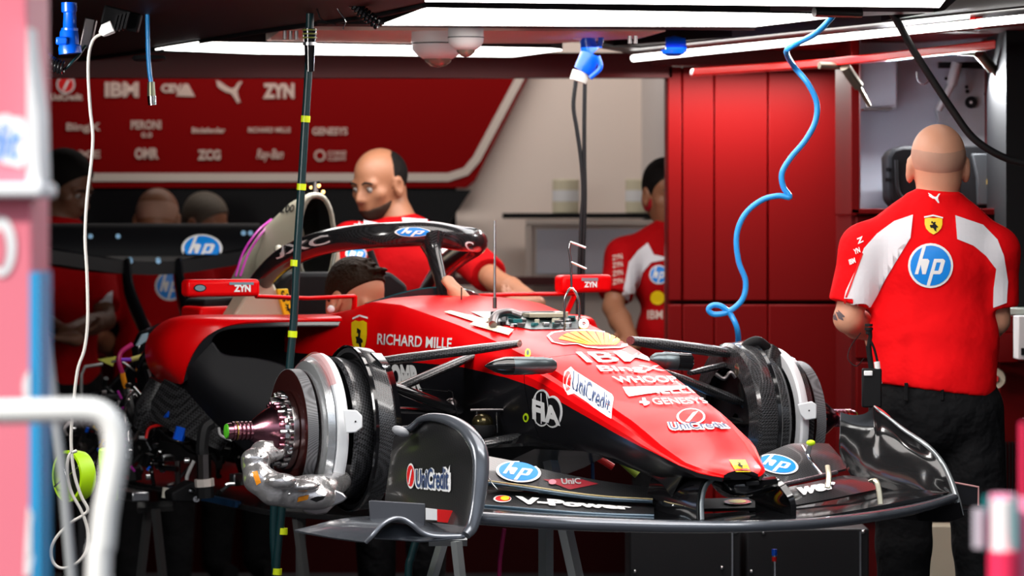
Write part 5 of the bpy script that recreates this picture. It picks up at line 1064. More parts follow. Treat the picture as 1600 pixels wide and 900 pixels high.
for x, lab in ((445, 'three small dark plug pins hanging left of the hose coupling'), (984, 'two small dark plug pins hanging right of the centre connector')):
    t = thing('pin_cluster', W(x, 48, 11.6), lab, 'plug pins')
    for k in range(3 if x < 500 else 2): MB().tube([W(x+9*k, 48 if x < 500 else 56, 11.6), W(x+9*k, 62 if x < 500 else 68, 11.6)], .006, 10).build('pin', DSTEEL, t)
# green fan on the floor side, lime duct under the nose
fn = thing('cooling_fan', Vector((-1.13, 10.4, .0)), 'lime green round fan on a stand behind the white rail at left', 'fan')
LIME = mat('lime_plastic', (.42, .72, .005), .4)
fc = W(128, 743, 10.4); fax = Vector((-.75, -.66, 0)).normalized()
MB().lathe([(0, .058), (0, .066), (.02, .07), (.05, .07), (.05, .062)], fc, fax, 40).build('fan_ring', LIME, fn)
MB().lathe([(0, .0), (.001, .058), (.012, .058), (.012, .0)], fc, fax, 32).build('dark_guard', MBLK, fn)
for k in range(4):
    a = math.pi/2*k+.5; u = ZD*math.cos(a)+fax.cross(ZD)*math.sin(a); MB().tube([fc+fax*.052, fc+fax*.05+u*.064], .003).build('guard_spoke', STEEL, fn)
MB().box(fc-fax*.03+Vector((.045, .02, 0)), (.05, .05, .145)).build('fan_body', LIME, fn, bevel=.006)
MB().tube([fc-Vector((0, 0, .07)), Vector((fc.x, fc.y, 0))], .012).build('stand_pole', MBLK, fn)
MB().lathe([(0, .12), (.015, .11)], Vector((fc.x, fc.y, 0)), (0, 0, 1), 24, cap=True).build('stand_base', MBLK, fn)
m = MB(); m.prism([W(x, y, 11.3) for x, y in [(776, 700), (815, 700), (815, 724), (790, 722), (776, 716)]], (0, .08, 0)); lb = m.build('lime_block', LIME, bevel=.006); tag(lb, 'lime green block showing behind the front wing below the chassis', 'block')
cable('red_hose', [(915, 706), (935, 716), (958, 730)], .010, REDL, 'short red hose below the chassis behind the wing mount', 'hose', 10.9)
cable('green_hose', [(967, 716), (980, 728), (996, 742)], .011, mat('olive_green', (.3, .4, .03), .4), 'short olive green hose end beside the red hose', 'hose', 10.8)
cable('blue_rod', [(926, 700), (926, 735), (927, 785)], .005, mat('dark_blue_line', (.01, .05, .15), .4), 'thin dark blue line dropping behind the front wing', 'cable', 10.9)
cable('magenta_hose', [(788, 826), (783, 860), (780, 900), (775, 1100)], .006, MAG, 'thin magenta hose dropping below the front wing', 'hose', 11.2)
cable('green_drop_hose', [(650, 846), (643, 870), (638, 905), (636, 1100)], .012, DGREEN, 'dark green hose dropping behind the near metal stand', 'hose', 11.3)
cable('blue_tipped_line', [(1210, 860), (1211, 905), (1212, 1100)], .006, ALU, 'pale line with a blue and red tip standing before the black case', 'line', 11.4)
MB().tube([W(1210, 858, 11.4), W(1210, 868, 11.4)], .008).build('blue_tip', BLUEP, bpy.data.objects['blue_tipped_line']); MB().tube([W(1210, 870, 11.4), W(1210, 877, 11.4)], .007).build('red_tip', REDL, bpy.data.objects['blue_tipped_line'])
# ------------------------------------------------------------------ foreground at the garage door
DF = 5.2; PINK = mat('hazy_pink_panel', (.80, .20, .26), .5, var=(1.5, .06))  # daylight wash and haze are mixed into this pink
pp = thing('garage_pillar', W(20, 1600, DF), 'hazy pink advertising pillar with white lettering at the left edge', 'pillar')
m = MB(); m.box2((W(-120, 0, DF).x, DF, 0), (W(42, 0, DF).x, DF+.25, 2.6)); pu = m.build('upper_board', PINK, pp, bevel=.003)
m = MB(); m.box2((W(-120, 0, DF).x, DF-.03, 0), (W(49, 0, DF-.03).x, DF-.005, W(0, 308, DF).z)); pl = m.build('lower_board', PINK, pp, bevel=.003)
m = MB(); m.prism([W(x, y, DF-.04) for x, y in [(42, 40), (48, 90), (62, 180), (65, 288), (42, 288)]], (0, .1, 0)); m.build('white_curved_edge', WHT, pp, bevel=.004)
m = MB(); m.box2((W(-120, 0, DF).x, DF-.06, W(0, 309, DF).z), (W(67, 0, DF-.06).x, DF+.1, W(0, 286, DF).z)); m.build('white_shelf_edge', WHT, pp, bevel=.006, seg=3)
m = MB(); m.box2((W(50, 0, DF).x, DF-.03, 0), (W(62, 0, DF-.03).x, DF+.1, W(0, 425, DF).z)); m.build('blue_edge_trim', mat('trim_blue', (.03, .32, .62), .4), pp)
PT = bvh([pu, pl])
dpoly([[(-10, 182), (12, 178), (22, 184), (32, 183), (40, 190), (41, 250), (33, 262), (20, 258), (8, 256), (-10, 250)]], PT, WHT, pp, 'lettering_outline', .003, 14)
dtext('dit', [(-16, 194), (34, 192), (32, 250), (-22, 248)], PT, BLUEL, pp, 'lettering', .0, .2, .006)
dpoly([ring_poly((2, 385), (23, 47))], PT, WHT, pp, 'lettering', .003, 14); dpoly([ring_poly((0, 388), (10, 30))], PT, PINK, pp, 'lettering_counter', .005, 14)
dpoly([ring_poly((52, 605), (16, 28))], PT, WHT, pp, 'lettering', .003, 14); dpoly([[(44, 790), (49, 800), (49, 899), (38, 899), (40, 850)]], PT, WHT, pp, 'lettering', .003, 14)
rl = thing('white_rail', W(160, 1600, 4.9), 'blurred white tubular rail bending down in the left foreground', 'rail')
MB().tube([W(x, y, 4.9) for x, y in [(-200, 644), (-20, 644), (90, 642), (140, 642), (164, 650), (178, 672), (181, 705), (175, 745), (165, 800), (160, 850), (154, 920), (150, 1400)]], .0158, 16, 6).build('tube', mat('white_rail_paint', (.85, .84, .80), .35), rl)
po = thing('grey_pole', W(100, 1400, 6.2), 'thin leaning grey pole between the pink pillar and the white rail', 'pole')
MB().tube([W(61, 440, 6.2), W(100, 760, 6.2), W(112, 900, 6.2), W(140, 1300, 6.2)], .0085, 12).build('tube', mat('pole_grey', (.48, .50, .50), .3, .4), po)
MB().tube([W(60, 425, 6.2), W(61, 472, 6.2)], .012, 12).build('clamp', mat('clamp_grey', (.40, .45, .50), .3, .7), po); MB().ell(W(60, 432, 6.2), (.013, .013, .02)).build('knob', DSTEEL, po)
rb = thing('barrier_post', W(1570, 1400, 5.0), 'blurred red and white barrier posts in the lower right corner', 'barrier')
M_RW = mat('barrier_white', (.85, .80, .78), .4); M_RP = mat('barrier_red', (.85, .03, .10), .4); M_PK = mat('barrier_pink', (.80, .25, .40), .4)
for x0, x1, y0, mt, nm in ((1546, 1588, 772, M_PK, 'pink_sleeve'), (1549, 1584, 782, M_RW, 'white_post'), (1590, 1640, 778, M_PK, 'pink_sleeve'), (1520, 1540, 795, mat('barrier_grey', (.45, .40, .45), .4), 'grey_bracket')):
    y1 = 856 if nm == 'grey_bracket' else 1400; D = 5.0 if nm != 'white_post' else 4.97
    MB().tube([W((x0+x1)/2, y0, D), W((x0+x1)/2, y1, D)], (x1-x0)/2/F*D, 16).build(nm, mt, rb)
MB().tube([W(1567, 862, 4.95), W(1567, 1400, 4.95)], 23/F*4.95, 16).build('red_base', M_RP, rb)
MB().tube([W(1541, 775, 5.02), W(1541, 860, 5.02)], .003, 8).build('teal_edge', mat('teal_edge', (.02, .30, .30), .4), rb); MB().tube([W(1588, 774, 4.95), W(1588, 860, 4.95)], .003, 8).build('teal_edge', MATS['teal_edge'], rb)
MB().tube([W(1598, 660, 5.1), W(1598, 1400, 5.1)], .004, 8).build('red_edge_rod', M_RP, rb)
# ------------------------------------------------------------------ people
def skin(n, c, r=.5): 
    return mat(n, c, r, bump=(90, .06))
SK1 = skin('skin_light', (.62, .30, .19)); SK2 = skin('skin_tan_dimmed', (.30, .125, .065)); SK3 = skin('skin_olive_dimmed', (.16, .07, .04))  # tan and olive skins are darkened to put background dimness into the colour
SHIRT = mat('red_team_shirt', (.82, .003, .006), .8, spec=.12, bump=(6, .6, .04)); SHIRTD = mat('dimmed_red_team_shirt', (.40, .002, .004), .8, spec=.1, bump=(7, .6, .03)); TROU = mat('black_trousers', (.006, .006, .007), .85, spec=.2, bump=(6, 1.0, .06)); HAIR = mat('dark_hair', (.006, .0045, .004), .7, spec=.15, bump=(120, .6))  # deeper red copy of the shirt has shade mixed into its colour
STUB = mat('shaved_stubble', (.47, .255, .18), .65, var=(14, .22)); EYEW = mat('eye_white', (.28, .25, .23), .4); IRIS = mat('dark_iris', (.02, .012, .01), .2); SHW_ = mat('white_shirt_panel', (.78, .76, .80), .7, bump=(14, .2))
def frame(yaw, pitch=0, roll=0):
    """yaw 0 faces the camera (-Y); +90 faces picture right; local x = person's left, y = back, z = up"""
    return Matrix.Rotation(math.radians(yaw), 3, 'Z') @ Matrix.Rotation(math.radians(pitch), 3, 'X') @ Matrix.Rotation(math.radians(roll), 3, 'Y')
def head_prims(c, R, k=1.0):
    P = lambda x, y, z: tuple(Vector(c)+R @ Vector((x*k, y*k, z*k))); Rn = [list(r) for r in R]
    e = lambda x, y, z, rx, ry, rz, **q: ell(P(x, y, z), (rx*k, ry*k, rz*k), Rn, **q)
    L = [e(0, .012, .035, .077, .096, .085, k=.02), e(0, -.028, -.035, .062, .068, .078, k=.025), e(0, -.045, -.088, .034, .035, .026, k=.02), e(0, .03, -.03, .066, .07, .06, k=.02),
         cap(P(-.045, -.072, .018), P(.045, -.072, .018), .013*k, k=.012), cap(P(0, -.088, .008), P(0, -.108, -.030), .008*k, .013*k, k=.010), e(-.011, -.098, -.034, .009, .009, .008, k=.006), e(.011, -.098, -.034, .009, .009, .008, k=.006),
         cap(P(-.022, -.086, -.058), P(.022, -.086, -.058), .0075*k, k=.006), cap(P(-.018, -.085, -.068), P(.018, -.085, -.068), .008*k, k=.006),
         e(-.05, -.055, -.02, .02, .02, .018, k=.02), e(.05, -.055, -.02, .02, .02, .018, k=.02),
         e(-.031, -.098, -.001, .015, .016, .010, k=.008, sub=1), e(.031, -.098, -.001, .015, .016, .010, k=.008, sub=1)]
    for s in (-1, 1):
        L += [e(s*.081, .012, -.010, .013, .023, .037, k=.008), e(s*.087, .008, -.008, .006, .010, .018, k=.005, sub=1), e(s*.080, .006, -.040, .008, .010, .012, k=.008)]
    return L
def make_face(root, c, R, k, hair, haircol=None):
    P = lambda x, y, z: Vector(c)+R @ Vector((x*k, y*k, z*k)); Rn = [list(r) for r in R]
    for s in (-1, 1):
        MB().ell(P(s*.031, -.0765, .0), .0122*k, seg=14, rings=10).build('eye', EYEW, root); MB().ell(P(s*.031, -.0862, .0), .0054*k, seg=12, rings=8).build('iris', IRIS, root)
        m = MB(); m.tube([P(s*.014, -.093, .021), P(s*.032, -.094, .027), P(s*.052, -.080, .020)], [.003*k, .004*k, .002*k], 8, 4); m.build('eyebrow', HAIR, root)
    hc = haircol or HAIR
    e = lambda x, y, z, rx, ry, rz, **q: ell(P(x, y, z), (rx*k, ry*k, rz*k), Rn, **q)
    cutf = lambda px, n: [(tuple(P(*px)), tuple(R @ Vector(n)))]
    if hair == 'short':
        o = organic('hair', [e(0, .018, .045, .084, .103, .088, cut=cutf((0, -.062, .06), (0, -.80, -.60)), k=.01), e(0, .03, .02, .082, .090, .085, cut=cutf((0, .0, -.045), (0, -.5, -.86)), k=.01)], hc, root, .005, .01)
    elif hair == 'quiff':
        L = [e(0, .018, .045, .084, .103, .088, cut=cutf((0, -.045, .07), (0, -.80, -.60)), k=.01), e(0, .03, .02, .082, .090, .085, cut=cutf((0, .0, -.045), (0, -.5, -.86)), k=.01)]
        rr = random.Random(3)
        for i in range(26):
            x = rr.uniform(-.05, .05); y = rr.uniform(-.05, .03); L.append(cap(P(x, y+.02, .115-abs(x)*.4), P(x+rr.uniform(-.015, .015), y-.02, .135-abs(x)*.5+rr.uniform(-.005, .008)), .010*k, .004*k, k=.006))
        o = organic('hair', L, hc, root, .004, .008)
    elif hair == 'fringe':      # bald crown, short dark sides and back
        o = organic('hair', [e(0, .018, .028, .0825, .100, .088, cut=cutf((0, -.008, 0), (0, -.95, .25))+cutf((0, .03, -.055), (0, -.3, -.95)), k=.01)], hc, root, .005, .008)
    if hair == 'shaved':
        o = organic('hair', [e(0, .0145, .030, .0785, .0955, .080, cut=cutf((0, .0, 0), (0, -1, .2))+cutf((0, 0, .055), (0, -.1, .99)), k=.006)], STUB, root, .005, .006)
def hand_prims(w, R, side, curl=.5):
    """w = wrist, R: columns x=thumb side, y=palm normal (away from palm), z=finger direction"""
    P = lambda x, y, z: tuple(Vector(w)+R @ Vector((x, y, z))); L = [cap(P(-.018, 0, .02), P(-.022, 0, .075), .018, .015, k=.012), cap(P(.016, 0, .02), P(.022, 0, .078), .019, .015, k=.012), cap(P(0, 0, .0), P(0, 0, .05), .024, .02, k=.012)]
    for i, (x, l) in enumerate(((.030, .070), (.010, .078), (-.011, .072), (-.030, .056))):
        a = curl*.7; p0 = Vector((x, 0, .088)); p1 = p0+Vector((0, -math.sin(a), math.cos(a)))*l*.5; a2 = curl*1.9; p2 = p1+Vector((0, -math.sin(a2), math.cos(a2)))*l*.30; a3 = curl*2.6; p3 = p2+Vector((0, -math.sin(a3), math.cos(a3)))*l*.22
        L += [cap(P(*p0), P(*p1), .0095, .0088, k=.004), cap(P(*p1), P(*p2), .0088, .008, k=.004), cap(P(*p2), P(*p3), .008, .0068, k=.004)]
    L += [cap(P(.030, -.002, .030), P(.052, -.016, .058), .013, .0105, k=.006), cap(P(.052, -.016, .058), P(.054, -.030, .084), .0102, .0085, k=.004)]
    return L
def person(name, label, head, hyaw, hpitch, chest, pelvis, yaw, arms, legs, sk, shirt, hair, k=1.0, hem=None, wide=1.0, beard=False, h=.0065, haircol=None, group=None, trousers=None, hroll=0):
    """arms: two of (shoulder, elbow, wrist, hand direction or None); legs: two of (hip, knee, ankle)"""
    root = thing(name, Vector((pelvis[0], pelvis[1], 0)), label, 'person', group)
    HR = frame(hyaw, hpitch, hroll); BR = frame(yaw); Bn = [list(r) for r in BR]; head = Vector(head); chest = Vector(chest); pelvis = Vector(pelvis)
    neckb = chest+Vector((0, 0, .215))+BR @ Vector((0, .0, 0))
    sp = head_prims(head, HR, k); nk = head+HR @ Vector((0, .035, -.06)); sp += [cap(nk, neckb, .056*k, .064*k, k=.02)]
    e = lambda c, x, y, z, rx, ry, rz, **q: ell(tuple(Vector(c)+BR @ Vector((x, y, z))), (rx, ry, rz), Bn, **q)
    torso = [e(chest, 0, 0, .06, .165, .105, .19, k=.03), e(lerp(chest, pelvis, .55), 0, -.005, 0, .150*wide, .105, .20, k=.03), e(pelvis, 0, 0, .02, .165, .115, .14, k=.03)]
    sp += torso
    sh = [dict(p, r=tuple(x+.014 for x in p['r'])) for p in torso]
    hem = hem or (tuple(pelvis+Vector((0, 0, -.04))), (0, 0, -1)); sh = [dict(p, cut=[hem]) for p in sh]
    for S, E, Wr, hd in arms:
        S, E, Wr = Vector(S), Vector(E), Vector(Wr); sp += [cap(S, E, .050, .040, k=.015), cap(E, lerp(E, Wr, .35), .041, .043, k=.01), cap(lerp(E, Wr, .35), Wr, .043, .027, k=.01)]
        if hd is not None: sp += hand_prims(Wr, hd[0], 1, hd[1])
        tr = (neckb+Vector((0, 0, -.01)))
        sh += [cap(tr, S+Vector((0, 0, -.005)), .062, .068, k=.04)]
        d = (E-S).normalized(); ce = lerp(S, E, .80); sh += [cap(S, E, .070, .066, k=.03, cut=[(tuple(ce), tuple(d))])]
    sh += [cap(neckb+Vector((0, 0, -.02)), neckb+Vector((0, 0, .025)), .082, .074, k=.02, cut=[(tuple(neckb+Vector((0, 0, .032))), (0, 0, 1))])]
    tr_ = []
    for Hh, K, A in legs:
        Hh, K, A = Vector(Hh), Vector(K), Vector(A); sp += [cap(Hh, K, .075, .052, k=.02), cap(K, A, .052, .036, k=.01)]
        tr_ += [cap(Hh, K, .098, .078, k=.02), cap(K, A, .078, .062, k=.02)]
    body = organic('body', sp, sk, root, h, .015); make_face(root, head, HR, k, hair, haircol)
    so = organic('shirt', sh, shirt, root, h, .02, 2)
    if legs:
        tr_ += [dict(e(pelvis, 0, 0, -.02, .172, .124, .17, k=.03), cut=[(tuple(pelvis+Vector((0, 0, .12))), (0, 0, 1))])]
        to = organic('trousers', tr_, trousers or TROU, root, h*1.2, .02)
        for Hh, K, A in legs:
            A = Vector(A); f = BR @ Vector((0, -1, 0)); m = MB(); m.tube([A+Vector((0, 0, -.02))-f*.05, A+Vector((0, 0, -.045))+f*.03, A+Vector((0, 0, -.05))+f*.14], [.042, .045, .036], 16, 5); m.build('shoe', MBLK, root)
    if beard:
        Pp = lambda x, y, z: tuple(head+HR @ Vector((x*k, y*k, z*k))); Hn = [list(r) for r in HR]
        organic('beard', [ell(Pp(0, -.030, -.040), (.0645*k, .0705*k, .080*k), Hn, cut=[(Pp(0, 0, -.045), tuple(HR @ Vector((0, -.25, .97))))], k=.01), ell(Pp(0, -.046, -.090), (.036*k, .038*k, .028*k), Hn, k=.01), cap(Pp(-.02, -.088, -.048), Pp(.02, -.088, -.048), .006*k, k=.006)], mat('dark_beard', (.035, .020, .014), .8, spec=.1), root, .005, .012)
    return root, body, so
def stand_legs(pelvis, yaw, w=.095, spread=0):
    BR = frame(yaw); p = Vector(pelvis); L = []
    for s in (-1, 1):
        hp = p+BR @ Vector((s*w, 0, -.03)); kn = p+BR @ Vector((s*(w+spread*.5), -.02, 0)); kn.z = p.z*.53; an = p+BR @ Vector((s*(w+spread), .01, 0)); an.z = .09; L.append((hp, kn, an))
    return L

# the standing man at the right, seen from behind, bending over the drawers
D1 = 10.95
def Q(x, y, d=0): return W(x, y, D1+d)
hd_ = (Matrix(((1, 0, 0), (0, 0, 1), (0, 1, 0))), .7)
m1, b1, s1 = person('person', 'bald man standing at the right, seen from behind in red and white shirt', Q(1465, 258, .03), 180, -12, Q(1460, 441, .0), Q(1458, 612, -.02), 180,
    [(Q(1352, 388), Q(1325, 498, -.01), Q(1365, 520, .24), (Matrix(((.9, 0, .43), (0, -1, 0), (.43, 0, -.9))) @ Matrix.Identity(3), .6)), (Q(1553, 392), Q(1556, 500, .02), Q(1530, 520, .26), (Matrix(((-.9, 0, -.43), (0, -1, 0), (.43, 0, -.9))) @ Matrix.Identity(3), .6))],
    [(Q(1412, 640), Q(1412, 850, .0), Vector((1.115, D1+.02, .09))), (Q(1515, 640), Q(1532, 850, .0), Vector((1.36, D1+.02, .09)))], SK1, SHIRT, 'shaved', 1.0, h=.0055, hem=(tuple(Q(1380, 598)), (-.13, 0, -.99)), wide=1.16)
SB = bvh(s1)
# shirt details
dpoly([[(1427, 336), (1423, 372), (1403, 379), (1384, 392), (1370, 406), (1361, 420), (1359, 479), (1345, 482), (1318, 474), (1322, 455), (1338, 420), (1350, 388), (1370, 366), (1398, 346)]], SB, SHW_, s1, 'white_shoulder_panel', .004, 8)
dpoly([[(1492, 337), (1495, 374), (1520, 384), (1540, 400), (1556, 420), (1552, 450), (1551, 481), (1572, 473), (1574, 440), (1568, 400), (1558, 375), (1535, 352)]], SB, SHW_, s1, 'white_shoulder_panel', .004, 8)
shield([(1445, 341), (1472, 341), (1472, 367), (1445, 367)], SB, s1, .005)
dpoly([[(1444, 339), (1458, 336), (1473, 340), (1473, 342), (1458, 338.5), (1444, 341.5)]], SB, WHT, s1, 'shield_ribbon', .005)
hp_badge((1454, 415), (31, 31), SB, s1, ring=1.12)
for t, x, y, a in (('Z', 1345, 376, 0), ('YN', 1340, 392, 0), ('IBM', 1333, 408, 0)): dtext(t, [(x-6, y-2), (x+3, y-6), (x+5, y+2), (x-4, y+6)], SB, WHT, s1, 'sleeve_lettering', .04, off=.005)
dpoly([[(1347, 395), (1349, 396), (1322, 472), (1319, 471)]], SB, REDL, s1, 'sleeve_stripe', .006)
organic('collar', [ell(Q(1464, 326, .02), (.098, .095, .040), k=.02), ell(Q(1464, 312, .0), (.074, .078, .030), k=.02), cap(Q(1425, 335, -.03), Q(1408, 343, -.02), .022, .012), cap(Q(1502, 335, -.03), Q(1514, 341, -.02), .022, .012)], SHIRT, m1, .005, .015)
CB = bvh(bpy.data.objects[[o.name for o in m1.children if o.name.startswith('collar')][0]])
dpoly([map_poly([(x, y) for x, y in PUMA], [(1451, 304), (1469, 304), (1469, 317), (1451, 317)])], CB, WHT, m1, 'leaping_cat_emblem', .006, 6)
BB1 = bvh(b1)
INK = mat('tattoo_ink', (.10, .07, .08), .6)
for pp_ in ([(1302, 485), (1306, 492), (1303, 498), (1309, 500)], [(1307, 488), (1313, 490), (1311, 497), (1318, 500)], [(1310, 485), (1312, 494), (1320, 495)]):
    dpoly([[(x, y-.8) for x, y in pp_]+[(x, y+1.0) for x, y in pp_[::-1]]], BB1, INK, m1, 'tattoo', .0015, 3)
for x in (1416, 1472): MB().box(Q(x, 612, -.142), (.010, .012, .05)).build('belt_loop', TROU, m1, bevel=.002)
# radio with cable on his left hip
rd = thing('belt_radio', Q(1362, 640, -.17), 'black two way radio with a stub aerial clipped to the standing man', 'radio')
m = MB(); m.box(Q(1362, 606, -.17), (.055, .03, .11)); m.build('radio_body', MBLK, rd, bevel=.005)
MB().box(Q(1356, 583, -.175), (.024, .032, .014)).build('white_label', WHT, rd, bevel=.002)
MB().tube([Q(1357, 545, -.17), Q(1360, 525, -.17), Q(1357, 512, -.17)], [.007, .006, .010], 12).build('aerial', MBLK, rd); MB().tube([Q(1362, 580, -.17), Q(1357, 540, -.17)], .008).build('aerial_base', MBLK, rd)
for y, r in ((508, .011), (514, .012), (520, .009)): MB().tube([Q(1357.5, y-2, -.17), Q(1357.5, y+2, -.17)], r, 12).build('connector_ring', MBLK, rd)
MB().tube([Q(1370, 565, -.175), Q(1374, 600, -.175)], .0085).build('white_plug', WHT, rd); MB().tube([Q(1371, 565, -.175), Q(1366, 545, -.175), Q(1359, 530, -.175)], .0035, 8, 4).build('plug_cable', MBLK, rd)
MB().tube([Q(1368, 600, -.18), Q(1372, 635, -.18), Q(1368, 650, -.17)], .004, 8, 4).build('spiral_cord', MBLK, rd)
MB().tube([Q(1345, 520, -.06), Q(1330, 540, -.06), Q(1325, 560, -.08), Q(1338, 572, -.1), Q(1350, 560, -.14)], .0015, 6, 5).build('thin_cord', MBLK, rd)

def simple_person(label, hx, hy, D, hyaw, hpitch, chx, chy, yaw, arms, sk, shirt, hair, k=1.0, beard=False, hroll=0, haircol=None, ph=.98):
    ch = W(chx, chy, D); pv = Vector((ch.x, ch.y, min(ph, ch.z-.38)))
    A = []
    for (s, e_, w_, hd) in arms: A.append((W(*s), W(*e_), W(*w_), hd))
    return person('person', label, W(hx, hy, D), hyaw, hpitch, ch, pv, yaw, A, stand_legs(pv, yaw), sk, shirt, hair, k, None, 1.0, beard, .0075, haircol, None, None, hroll)
RX = lambda a, b: frame(a, b)
# bearded man standing behind the cockpit
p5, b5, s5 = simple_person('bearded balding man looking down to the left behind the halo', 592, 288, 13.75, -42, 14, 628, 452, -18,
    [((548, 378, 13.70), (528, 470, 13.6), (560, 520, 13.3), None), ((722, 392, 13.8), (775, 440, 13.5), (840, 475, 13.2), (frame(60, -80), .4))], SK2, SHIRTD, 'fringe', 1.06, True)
S5 = bvh(s5)
dpoly([[(560, 345), (590, 350), (600, 368), (570, 372), (545, 362)]], S5, SHW_, s5, 'white_shoulder_panel', .005, 8); dpoly([[(628, 342), (680, 345), (705, 362), (720, 395), (700, 410), (680, 385), (640, 372)]], S5, SHW_, s5, 'white_shoulder_panel', .005, 8)
hp_badge((556, 397), (14, 10), S5, s5)
# mechanic down in the cockpit: only head and a hand on the rim
p6 = thing('person', C(-1.5, 0, .82), 'dark haired mechanic crouched inside the cockpit with one hand on the rim', 'person')
HR = frame(50, 22, 0); hc = W(557, 468, 12.15)
pr = head_prims(hc, HR, 1.0); ch6 = C(-1.45, 0, 1.06); pr += [cap(hc+HR @ Vector((0, .035, -.06)), ch6+Vector((0, 0, .12)), .055, .062), ell(ch6, (.155, .11, .17), k=.03), ell(ch6-Vector((0, 0, .13)), (.14, .12, .09), k=.03)]
wr = W(735, 484, 11.5); el = C(-1.0, .10, 1.06); pr += [cap(ch6+Vector((.12, -.03, .06)), el, .045, .038), cap(el, wr, .038, .026)]+hand_prims(wr, Matrix(((-.25, 0, -.6), (-.5, -.8, 0), (-.2, .1, .78))), 1, .75)
organic('body', pr, skin('skin_lightened', (.50, .23, .13)), p6, .0055, .015); make_face(p6, hc, HR, 1.0, 'quiff', mat('brown_black_hair', (.018, .010, .005), .7, spec=.12, bump=(80, .8)))  # skin colour lightened to mimic light on this face
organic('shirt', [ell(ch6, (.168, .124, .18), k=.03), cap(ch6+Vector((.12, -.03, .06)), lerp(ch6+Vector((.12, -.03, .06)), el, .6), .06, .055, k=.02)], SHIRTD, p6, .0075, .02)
MB().ell(W(517, 483, 12.05), .012).build('earpiece', WHT, p6)
# the men behind the rear wing
p2, b2, s2 = simple_person('dark haired man in profile at the far left looking down to the right', 103, 292, 15.2, 62, 24, 92, 440, 40,
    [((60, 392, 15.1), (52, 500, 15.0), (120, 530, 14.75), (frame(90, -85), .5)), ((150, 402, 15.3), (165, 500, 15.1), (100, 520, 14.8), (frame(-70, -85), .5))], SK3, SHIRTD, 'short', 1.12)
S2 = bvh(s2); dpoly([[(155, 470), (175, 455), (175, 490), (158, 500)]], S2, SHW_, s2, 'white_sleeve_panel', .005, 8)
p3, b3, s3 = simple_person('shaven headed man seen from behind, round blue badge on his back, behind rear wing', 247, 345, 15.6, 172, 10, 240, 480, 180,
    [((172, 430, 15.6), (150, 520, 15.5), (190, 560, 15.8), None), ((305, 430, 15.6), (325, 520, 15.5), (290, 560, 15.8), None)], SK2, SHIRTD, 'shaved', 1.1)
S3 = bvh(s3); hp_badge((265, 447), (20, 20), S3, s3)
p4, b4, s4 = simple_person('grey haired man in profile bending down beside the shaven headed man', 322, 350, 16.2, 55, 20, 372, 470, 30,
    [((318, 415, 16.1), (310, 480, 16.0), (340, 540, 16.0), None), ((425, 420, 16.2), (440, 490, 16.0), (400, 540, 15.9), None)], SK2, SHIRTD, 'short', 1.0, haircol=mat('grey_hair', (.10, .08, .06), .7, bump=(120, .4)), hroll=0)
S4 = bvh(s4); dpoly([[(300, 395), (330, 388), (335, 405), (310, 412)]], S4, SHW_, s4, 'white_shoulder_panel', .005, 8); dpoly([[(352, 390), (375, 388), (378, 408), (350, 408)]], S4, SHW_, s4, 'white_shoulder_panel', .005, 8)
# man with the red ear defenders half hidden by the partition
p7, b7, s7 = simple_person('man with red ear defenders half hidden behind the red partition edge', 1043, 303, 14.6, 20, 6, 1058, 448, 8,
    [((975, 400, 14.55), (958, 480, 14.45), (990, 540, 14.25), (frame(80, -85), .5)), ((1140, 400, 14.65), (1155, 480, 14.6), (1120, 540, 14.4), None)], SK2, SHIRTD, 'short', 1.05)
S7 = bvh(s7); dpoly([[(1012, 380), (1022, 398), (1040, 402), (1042, 406), (1018, 410), (1004, 425), (996, 450), (990, 490), (968, 485), (974, 450), (982, 410), (996, 392)]], S7, SHW_, s7, 'white_shoulder_panel', .005, 8)
hp_badge((1030, 429), (13, 13), S7, s7); dpoly([ring_poly((1028, 465), (11, 11))], S7, YEL, s7, 'scallop_badge', .005); dtext('IBM', [(1013, 485), (1036, 485), (1036, 499), (1013, 499)], S7, M_LOGO, s7, 'lettering', .02, off=.006)
for y in (400, 412, 425, 438): dtext('ZYN', [(958, y), (972, y-3), (973, y+5), (958, y+8)], S7, M_LOGO, s7, 'sleeve_lettering', .03, off=.006, step=20)
ed = thing('ear_defenders', W(1020, 330, 14.5), 'red ear defenders with small blue dot on the half hidden man', 'ear defenders')
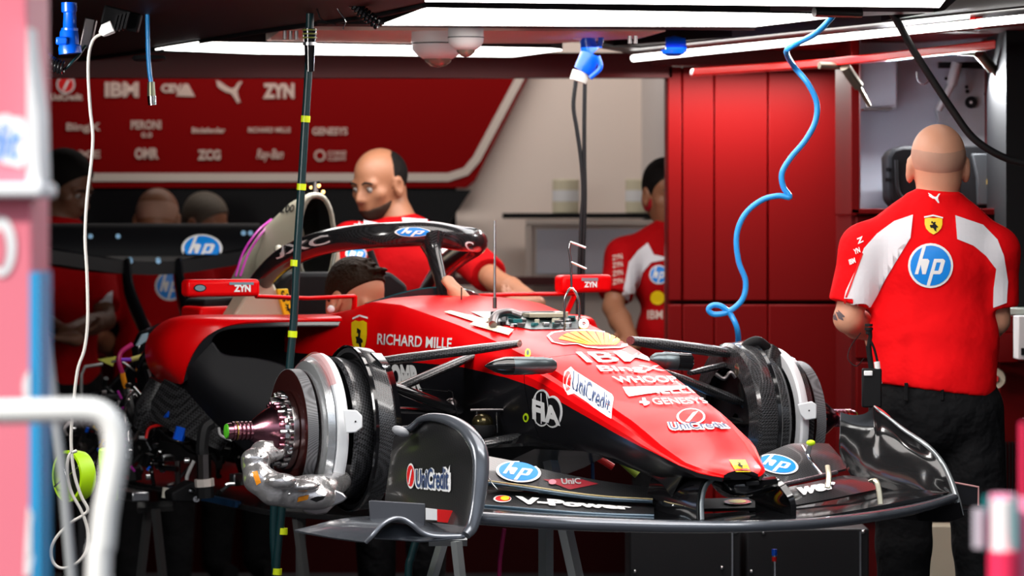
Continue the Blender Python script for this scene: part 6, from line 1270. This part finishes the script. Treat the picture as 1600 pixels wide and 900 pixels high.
MB().lathe([(0, .025), (.01, .042), (.035, .045), (.045, .03)], W(1024, 312, 14.62), (-1, -.35, 0), 24, cap=True).build('ear_cup', mat('ear_cup_red', (.35, .01, .02), .4), ed)
MB().lathe([(.046, .012), (.05, .012)], W(1024, 310, 14.62), (-1, -.35, 0), 16, cap=True).build('blue_dot', BLUEP, ed)
MB().tube([W(1020, 300, 14.6), W(1022, 272, 14.6), W(1043, 258, 14.6), W(1066, 272, 14.6), W(1068, 300, 14.6)], .008, 8, 5).build('headband', MBLK, ed)
MB().lathe([(0, .025), (.01, .042), (.035, .045), (.045, .03)], W(1064, 312, 14.55), (1, .35, 0), 24, cap=True).build('ear_cup', MATS['ear_cup_red'], ed)
# ------------------------------------------------------------------ small pieces belong to the part they sit on
def kid(n): return [c for c in car.children if c.name.split('.')[0] == n][0]
cell_, nose_, eng_, drum_ = kid('survival_cell'), kid('nose_cone'), kid('engine_block'), None
ON_BODY = ('sponsor_lettering', 'long_loop_letter', 'cross_emblem', 'emblem_rim', 'emblem_disc', 'emblem_stroke', 'lettering_outline', 'shield_badge', 'prancing_horse', 'shield_ribbon', 'emblem_ring', 'emblem_meridian',
           'scallop_outline', 'scallop_red', 'scallop_yellow', 'nose_badge', 'yellow_ring_mark', 'yellow_ring_centre', 'tape_strip', 'hatch_opening', 'electronic_module', 'tan_cover_plate', 'hatch_hose', 'round_fitting')
ON_ENGINE = ('engine_bay_hose', 'engine_fitting', 'pipe_union', 'cable', 'orange_connector', 'yellow_connector', 'blue_connector', 'rubber_hose', 'red_wire', 'black_hose', 'quick_coupling', 'coupling_collar', 'coupling_base', 'pump_body', 'pump_bolt', 'pale_fitting', 'magenta_line', 'cooler_edge_pipe')
for o in list(car.children):
    b = o.name.split('.')[0]
    if o.type != 'MESH' or o.children or not o.data.vertices: continue
    if b in ON_BODY:
        c = sum((v.co for v in o.data.vertices), Vector())/len(o.data.vertices)+getloc(car); s_pos = (c-Vector((OX, OY, 0))).dot(SD)
        o.parent = nose_ if s_pos > .3 else cell_
    elif b in ON_ENGINE: o.parent = eng_
for o in bpy.data.objects:
    if '_off' in o: del o['_off']
